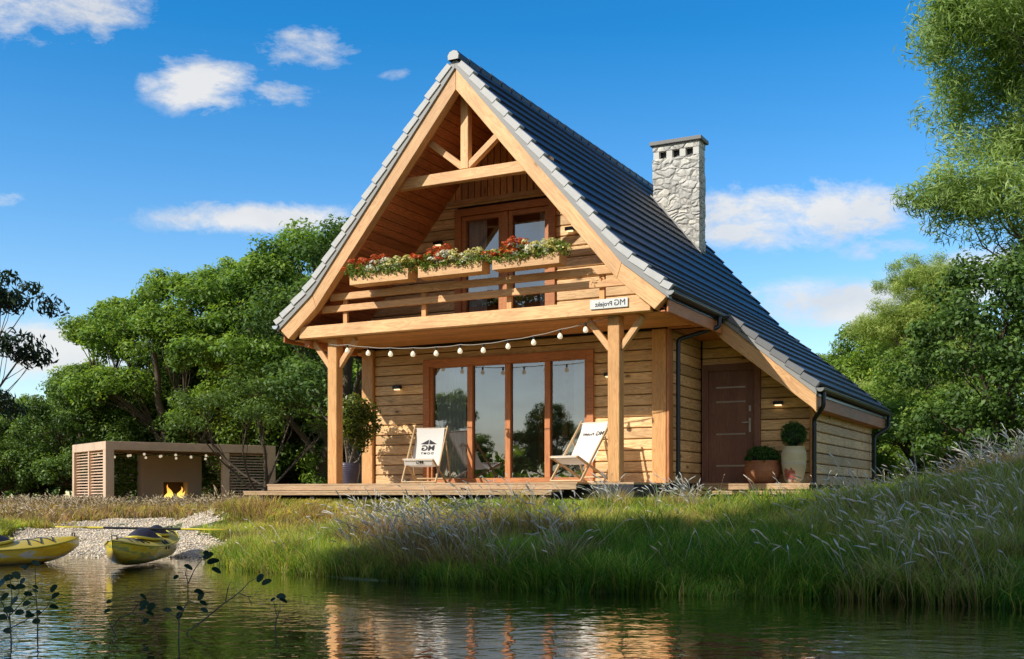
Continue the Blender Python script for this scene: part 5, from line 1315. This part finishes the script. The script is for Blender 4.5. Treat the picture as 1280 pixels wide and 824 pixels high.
# ------------------------------------------------------------------ trees
rng = np.random.default_rng(31)
def place(name, label, cat, X, Y, parts, scale=1.0, rotz=0.0, group=None, crown='crown', dzv=0.0):
    r = empty(name, label, cat, (X, Y, gz1(X, Y)+dzv), rotz, group); r.scale = (scale,)*3 if not hasattr(scale, '__len__') else scale
    link('trunk', parts[0], None, r); link('crown', parts[1], None, r); return r
lobesA = [(0,0,7.6,2.3,2.2,1.7),(-2.3,.4,6.4,1.8,1.7,1.3),(2.2,-.3,6.3,1.9,1.8,1.4),(.4,2.0,6.0,1.9,1.6,1.3),(-.3,-2.0,5.6,1.9,1.7,1.2),(-2.8,-1.0,4.3,1.7,1.6,1.1),(2.8,.8,4.1,1.8,1.6,1.1),(1.0,-2.4,3.4,1.8,1.4,1.0),(-1.0,2.4,3.4,1.7,1.4,1.0)]
lobesB = [(0.2,0,8.3,1.8,1.8,1.4),(-2.0,.3,7.2,1.5,1.5,1.1),(1.9,-.6,6.9,1.7,1.6,1.2),(-3.0,-.4,5.3,1.6,1.5,1.0),(.3,1.8,5.6,1.8,1.5,1.1),(2.9,.5,5.0,1.6,1.5,1.1),(-.5,-2.2,4.7,1.7,1.5,1.1),(-2.2,1.6,3.5,1.6,1.4,.9),(1.8,-1.8,3.2,1.8,1.5,1.0)]
lobesC = [(0,0,4.2,2.0,2.0,1.5),(-1.7,.6,2.8,1.8,1.7,1.4),(1.8,-.4,2.9,1.8,1.7,1.4),(.2,1.6,2.2,1.8,1.6,1.4),(0,-1.7,2.1,1.9,1.6,1.4),(-2.2,-1.0,1.2,1.6,1.5,1.1),(2.3,1.0,1.2,1.6,1.5,1.1),(.2,-1.8,.9,1.6,1.3,.9)]
TA = tree_parts(9.3, 'crown', lobesA, .26, .60, 215, .165, .5, M['leaf'], M['bark'], nclump=290, shell=.6, stems=2)
TB = tree_parts(9.7, 'crown', lobesB, .24, .56, 200, .16, .5, M['leaf'], M['bark'], nclump=260, shell=.6, stems=3)
TC = tree_parts(5.6, 'crown', lobesC, .16, .50, 215, .125, .5, M['leaf'], M['bark'], nclump=260, shell=.6, stems=3)
TD = tree_parts(9.3, 'crown', lobesA, .26, .62, 190, .165, .5, M['leaf_dark'], M['bark'], nclump=220, shell=.6)
TE = tree_parts(5.6, 'crown', lobesC, .16, .52, 190, .14, .5, M['leaf_dark'], M['bark'], nclump=190, shell=.6, stems=2)
def at_tree(px, D): return bearing(px, D), D
G_L = 'broadleaf trees behind the pergola'
for (px, D, prt, s, rz, lb) in (
    (392, 47, TA, 1.28, .4, 'tallest broadleaf tree, its top meeting the edge of the tiled roof'),
    (318, 52, TB, 1.20, 2.0, 'round-topped green tree between the tallest tree and the flat-topped one'),
    (240, 50, TA, 1.16, 3.4, 'full green tree rising straight behind the pergola fireplace'),
    (160, 56, TB, 1.08, 1.2, 'open-crowned tree whose forked stems show sky above the pergola corner'),
    (104, 60, TA, .80, 5.0, 'smaller green tree sloping down towards the open sky on the pond side'),
    (372, 55, TC, 1.95, .9, 'dense bushy tree directly beside the far porch post'),
    (296, 56, TC, 1.6, 2.6, 'bushy green tree behind the small thin tree'),
    (345, 51, TC, 1.25, 4.9, 'bushy tree standing right behind the far end of the pergola'), (415, 50, TC, 1.5, 5.6, 'bushy tree behind the porch post, under the tallest crown'),
    (452, 38, TD, 1.0, 2.2, 'dark tree seen through the gap between porch post and house corner'),
    (30, 66, TB, .66, .2, 'low tree at the end of the row, paler and more distant')):
    X, Y = at_tree(px, D); place('broadleaf_tree', lb, 'tree', X, Y, prt, s, rz, G_L)
for (px, D, prt, s, rz, lb) in (
    (10, 52, TE, .80, .4, 'dark low bush tree in the corner of the meadow'), (62, 53, TE, .95, 2.4, 'dark bushy tree between the corner bush and the pergola'),
    (118, 50, TE, 1.1, 4.4, 'shaded bush tree directly behind the sunny slatted side of the pergola'), (180, 52, TE, 1.15, 1.4, 'shaded bushy tree behind the pergola roof'),
    (225, 51, TE, 1.15, 5.4, 'dark bush tree in shade beyond the pergola bulbs'), (345, 50, TE, 1.2, 3.4, 'dark bush tree beyond the pergola\'s far end'), (-40, 54, TE, 1.0, 3.0, 'dark bush tree just beyond the picture edge')):
    X, Y = at_tree(px, D); place('bush_tree', lb, 'tree', X, Y, prt, s, rz, 'shaded bush trees behind the pergola')
# small thin tree by the pergola
sm = tree_parts(4.3, 'crown', [(0,0,3.55,1.5,1.3,.75),(-1.5,.3,3.2,1.2,1.1,.55),(1.4,.2,3.3,1.3,1.2,.6),(-.3,-1.0,2.8,1.4,1.1,.5),(2.2,-.3,2.5,.9,.8,.45),(-2.1,-.2,2.5,.9,.8,.4)], .095, .42, 60, .13, .34, M['leaf_dark'], M['bark'], nclump=100, shell=.3, stems=1, limbs=8, flat=.5, fork=.12)
X, Y = at_tree(318, 35.5); place('young_tree', 'slender young tree with several bare stems in front of the pergola', 'tree', X, Y, sm, 1.0, .5)
# right side
for (px, D, prt, s, rz, lb) in ((1098, 44, TA, .80, 1.9, 'broad green tree immediately beyond the low wing of the roof'), (1160, 40, TC, 1.25, .2, 'bushy green tree behind the feather grass mound'), (1045, 50, TC, 1.12, 3.0, 'bushy tree half hidden by the rear corner of the house'), (1160, 29, TC, .72, 2.2, 'low rounded bush tree above the waving grass')):
    X, Y = at_tree(px, D); place('broadleaf_tree', lb, 'tree', X, Y, prt, s, rz, 'broadleaf trees behind the mound')
lobR = [(0,0,4.6,1.7,1.7,1.3),(-1.3,-.4,3.4,1.5,1.4,1.3),(1.5,.2,3.6,1.6,1.5,1.3),(-.4,-1.4,2.4,1.5,1.3,1.2),(1.2,-1.2,1.9,1.5,1.4,1.2),(-1.7,-.6,1.6,1.2,1.2,1.0),(.2,-1.6,.9,1.5,1.2,.8)]
TR = tree_parts(5.8, 'crown', lobR, .17, .42, 130, .12, .62, M['leaf_dark'], M['bark'], nclump=230, shell=.7, stems=2)
X, Y = at_tree(1262, 20.0); place('laurel_tree', 'dark large-leaved tree right behind the sunlit feather grass', 'tree', X, Y, TR, .80, .3)
# willow-like trees with narrow leaves
def willow(H_, lobes, n, per, leaf): return tree_parts(H_, 'crown', lobes, .20, .50, per, leaf, .12, M['leaf_olive'], M['bark_grey'], nclump=n, shell=.35, droop=.3, up=.35, flat=.75, limbs=10)
lw = [(0,0,10.4,1.9,1.8,1.4),(-1.0,.3,9.6,1.5,1.4,.9),(-.5,-.2,9.0,1.7,1.5,1.1),(1.4,.3,8.6,1.8,1.5,1.2),(-1.3,-.2,8.0,1.3,1.4,.8),(-1.6,.1,7.1,1.5,1.3,.6),(.3,-.4,7.6,1.8,1.5,1.0),(.4,-.3,6.6,1.6,1.3,.7),(-.6,0,5.6,1.5,1.2,.8),(1.4,.2,5.4,1.6,1.3,.9),(-.2,0,4.5,1.4,1.2,.7)]
WA = willow(10.5, [(a,b_,c,d*1.12,e*1.1,f*1.15) for a,b_,c,d,e,f in lw], 640, 230, .20)
X, Y = at_tree(1330, 23.0); place('willow', 'tall pale green narrow-leaved tree leaning in along the picture edge', 'tree', X, Y, WA, 1.10, 3.3)
X, Y = at_tree(1152, 33); place('willow', 'lower narrow-leaved tree with feathery pale crown behind the dark large-leaved tree', 'tree', X, Y, WA, (.62,.62,.60), 2.4)
# bluish tree at the pond-side edge
lb_ = [(0,0,5.6,1.3,1.3,.8),(1.1,0,4.9,1.2,1.1,.6),(.2,.5,4.0,1.4,1.2,.6),(1.5,-.2,3.6,1.0,1.0,.5),(-1.2,.2,4.6,1.3,1.2,.8),(-.6,0,2.7,1.3,1.2,.6),(.9,0,2.5,1.0,.9,.45)]
BL = tree_parts(6.4, 'crown', lb_, .13, .36, 60, .20, .30, M['leaf_blue'], M['bark'], nclump=105, shell=.3, droop=1.3, up=.1, flat=.6)
X, Y = at_tree(-66, 26); place('weeping_tree', 'dark bluish tree with drooping sprays against the sky over the pond', 'tree', X, Y, BL, 1.0, .4)
# trees on the near shore beside the camera: they shade the bank
rs = np.random.default_rng(77)
TP = tree_parts(16.5, 'crown', [(0,0,z,2.5,2.5,1.4) for z in (3.5,5.5,7.5,9.3,10.9)]+[(.75,-1.35,12.6,2.1,2.1,1.2),(-.8,1.5,14.6,2.5,2.5,1.3),(-.8,1.4,16.6,2.5,2.5,1.3),(-.3,.6,18.6,2.2,2.2,1.2)], .3, .7, 150, .22, .5, M['leaf'], M['bark'], nclump=330, shell=.4)
for k, (X, Y, s, prt) in enumerate(((-11.9, 1.3, 1.0, TP), (-13.4, -1.6, 1.05, TP), (-13.5, -3.2, (1.5,1.5,1.8), TB), (-16.5, -1.6, (1.4,1.4,2.4), TD), (-15.0, -8.0, 1.6, TB), (-19.5, -6, 1.7, TA), (-17.5, -4.2, (1.5,1.5,2.1), TD))):
    place('shore_tree', 'broadleaf tree on the opposite shore of the pond, beside the viewer', 'tree', X, Y, prt, s, k*1.3, 'trees on the near shore')
for k in range(15):
    a = R(196+k*7.5+rs.uniform(-2, 2)); d_ = rs.uniform(50, 66)
    place('shore_tree', 'distant broadleaf tree on the far side of the pond, behind the viewer', 'tree', d_*math.cos(a), 12+d_*math.sin(a), (TA, TB, TD)[k % 3], rs.uniform(.62, .85), rs.uniform(0, 6), 'trees behind the viewer')
# far woodland closing the horizon: one mass
n = 900; a = rng.random(n)*2*math.pi; d_ = rng.uniform(85, 125, n); cl = np.stack([d_*np.cos(a), 15+d_*np.sin(a), -0.2+rng.random(n)**1.5*6.0], 1)
V, F, T = cluster_leaves(cl, 90, 3.2, 1.0, .6, .6, .6); T[:, 1] *= .85
tag(link('woodland', np_mesh('woodland', V, F, T), M['leaf']), 'distant green woodland closing the horizon all around', 'woodland', kind='stuff')

# ------------------------------------------------------------------ sky, sun, camera
w = bpy.data.worlds.new('World'); scene.world = w; w.use_nodes = True; nt = w.node_tree; N = nt.nodes; N.clear()
class WT(NT):
    def __init__(s): s.t = nt; s.n = N
W = WT()
sun_az = math.atan2(SUN_DIR.x, SUN_DIR.y)
sky = W.new('ShaderNodeTexSky', sky_type='NISHITA', sun_disc=False, sun_elevation=R(SUN_EL), sun_rotation=sun_az, altitude=0, air_density=1.0, dust_density=0.35, ozone_density=2.2)
geo = W.new('ShaderNodeTexCoord').outputs['Generated']
s = W.new('ShaderNodeSeparateXYZ', {0: geo}); gx, gy, gzz = s.outputs[0], s.outputs[1], s.outputs[2]
col = sky.outputs[0]
hs = W.new('ShaderNodeHueSaturation', {'Hue': .5, 'Saturation': 1.22, 'Value': 1.0, 'Fac': 1.0, 'Color': col}).outputs[0]
gam = W.mix(1.0, hs, W.ramp(W.math('MAXIMUM', gzz, 0.0), [(0.0, (1.16,1.08,1.0)), (0.15, (.96,1.0,1.02)), (0.26, (.56,.88,1.02)), (0.38, (.16,.76,.98)), (0.8, (.10,.55,.90))]), 'MULTIPLY')
gam = W.new('ShaderNodeVectorMath', {0: gam, 1: (1.28,1.28,1.28)}, operation='MULTIPLY').outputs[0]
# clouds: soft masses placed by direction on the sky
iy = W.math('DIVIDE', 1.0, W.math('MAXIMUM', gy, .05)); cu = W.math('MULTIPLY', gx, iy); cv = W.math('MULTIPLY', gzz, iy)
front = W.math('GREATER_THAN', gy, .06)
CL = [(40,15,130,40,.8),(205,110,0,0,0),(255,100,62,38,1.0),(385,62,66,26,.75),(350,118,44,20,.75),(187,103,20,14,.6),(320,272,120,17,.95),(262,262,40,18,.7),(5,248,24,12,.6),(490,92,30,10,.3),
      (1000,268,125,36,1.15),(1085,262,60,26,1.0),(930,290,60,20,.9),(1110,310,60,14,.7),(1165,285,24,11,.5),(1060,382,150,24,1.05),(1200,345,70,30,1.2),(1250,340,60,28,1.1),(60,440,150,34,.9),(120,40,30,18,.6),(560,190,0,0,0)]
tot = None
for (px, py, rx, ry, k) in CL:
    if not k: continue
    a_ = W.math('MULTIPLY', W.math('SUBTRACT', cu, (px-CX)/FOC), FOC/rx); b_ = W.math('MULTIPLY', W.math('SUBTRACT', cv, (HY-py)/FOC), FOC/ry)
    q_ = W.math('ADD', W.math('MULTIPLY', a_, a_), W.math('MULTIPLY', b_, b_))
    e_ = W.math('MULTIPLY', W.math('POWER', 2.718, W.math('MULTIPLY', q_, -1.0)), k)
    tot = e_ if tot is None else W.math('MAXIMUM', tot, e_)
tot = W.math('MULTIPLY', tot, front)
wob = W.new('ShaderNodeTexNoise', {'Vector': geo, 'Scale': 7.0, 'Detail': 3.0}).outputs[1]
pos = W.new('ShaderNodeVectorMath', {0: geo, 1: W.new('ShaderNodeVectorMath', {0: wob, 1: (.05,.05,.05)}, operation='MULTIPLY').outputs[0]}, operation='ADD').outputs[0]
nn = W.noise(W.mapping(pos, (1, 1, 2.1)), 11.0, 10, .68)
dens = W.math('ADD', W.math('MULTIPLY', tot, .98), W.math('MULTIPLY', W.math('SUBTRACT', nn, .5), 4.2))
dens = W.math('MULTIPLY', dens, W.math('MULTIPLY', tot, 3.0, clamp=True))
ca_ = W.ramp(dens, [(.12, (0,0,0)), (.40, (.26,.26,.26)), (.75, (.62,.62,.62)), (1.0, (.90,.90,.90))])
shade = W.noise(W.mapping(pos, (1, 1, 1.9), loc=(0, 0, .02)), 9.0, 5, .5)
cc = W.ramp(shade, [(.35, (0.78,0.81,0.86)), (.58, (0.98,0.97,0.95))])
ccb = W.new('ShaderNodeVectorMath', {0: cc, 1: (6.0, 6.0, 6.0)}, operation='MULTIPLY').outputs[0]
front_sky = W.mix(ca_, gam, ccb)
# made-up pale cloud behind the viewer, added to warm and lift the shaded facade
fill_veil = W.math('MULTIPLY', W.ramp(W.math('MULTIPLY', gy, -1.0), [(.0, (0,0,0)), (.45, (1,1,1))]), W.ramp(W.noise(W.mapping(geo, (1, 1, 2.2)), 2.6, 7, .6), [(.30, (.35,.35,.35)), (.62, (.95,.95,.95))]))
skyc = W.mix(fill_veil, front_sky, (4.1, 3.85, 3.5))
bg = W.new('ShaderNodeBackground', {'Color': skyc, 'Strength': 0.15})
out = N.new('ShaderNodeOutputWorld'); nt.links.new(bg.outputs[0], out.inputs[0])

sl_ = bpy.data.lights.new('sun', 'SUN'); sl_.energy = 5.0; sl_.angle = R(0.5); sl_.color = (1.0, 0.94, 0.82)
so = bpy.data.objects.new('sun', sl_); COL.objects.link(so); so.rotation_euler = (-SUN_DIR).to_track_quat('-Z', 'Y').to_euler(); so.location = SUN_DIR*60

cam = bpy.data.cameras.new('camera'); co_ = bpy.data.objects.new('camera', cam); COL.objects.link(co_)
co_.location = (0, 0, EYE_Z); co_.rotation_euler = (R(90), 0, 0)
cam.sensor_width = 36; cam.lens = FOC/1280*36; cam.shift_x = 0; cam.shift_y = (HY-412)/1280; cam.clip_start = .1; cam.clip_end = 3000
scene.camera = co_
scene.view_settings.view_transform = 'Standard'; scene.view_settings.look = 'None'; scene.view_settings.exposure = 0; scene.view_settings.gamma = 1
cy = scene.cycles
cy.max_bounces = 8; cy.diffuse_bounces = 3; cy.glossy_bounces = 4; cy.transparent_max_bounces = 12; cy.transmission_bounces = 4; cy.sample_clamp_indirect = 6
cy.use_denoising = True; cy.caustics_reflective = False; cy.caustics_refractive = False
try: cy.denoiser = 'OPENIMAGEDENOISE'; cy.denoising_input_passes = 'RGB_ALBEDO_NORMAL'
except Exception: pass
bpy.context.view_layer.update()
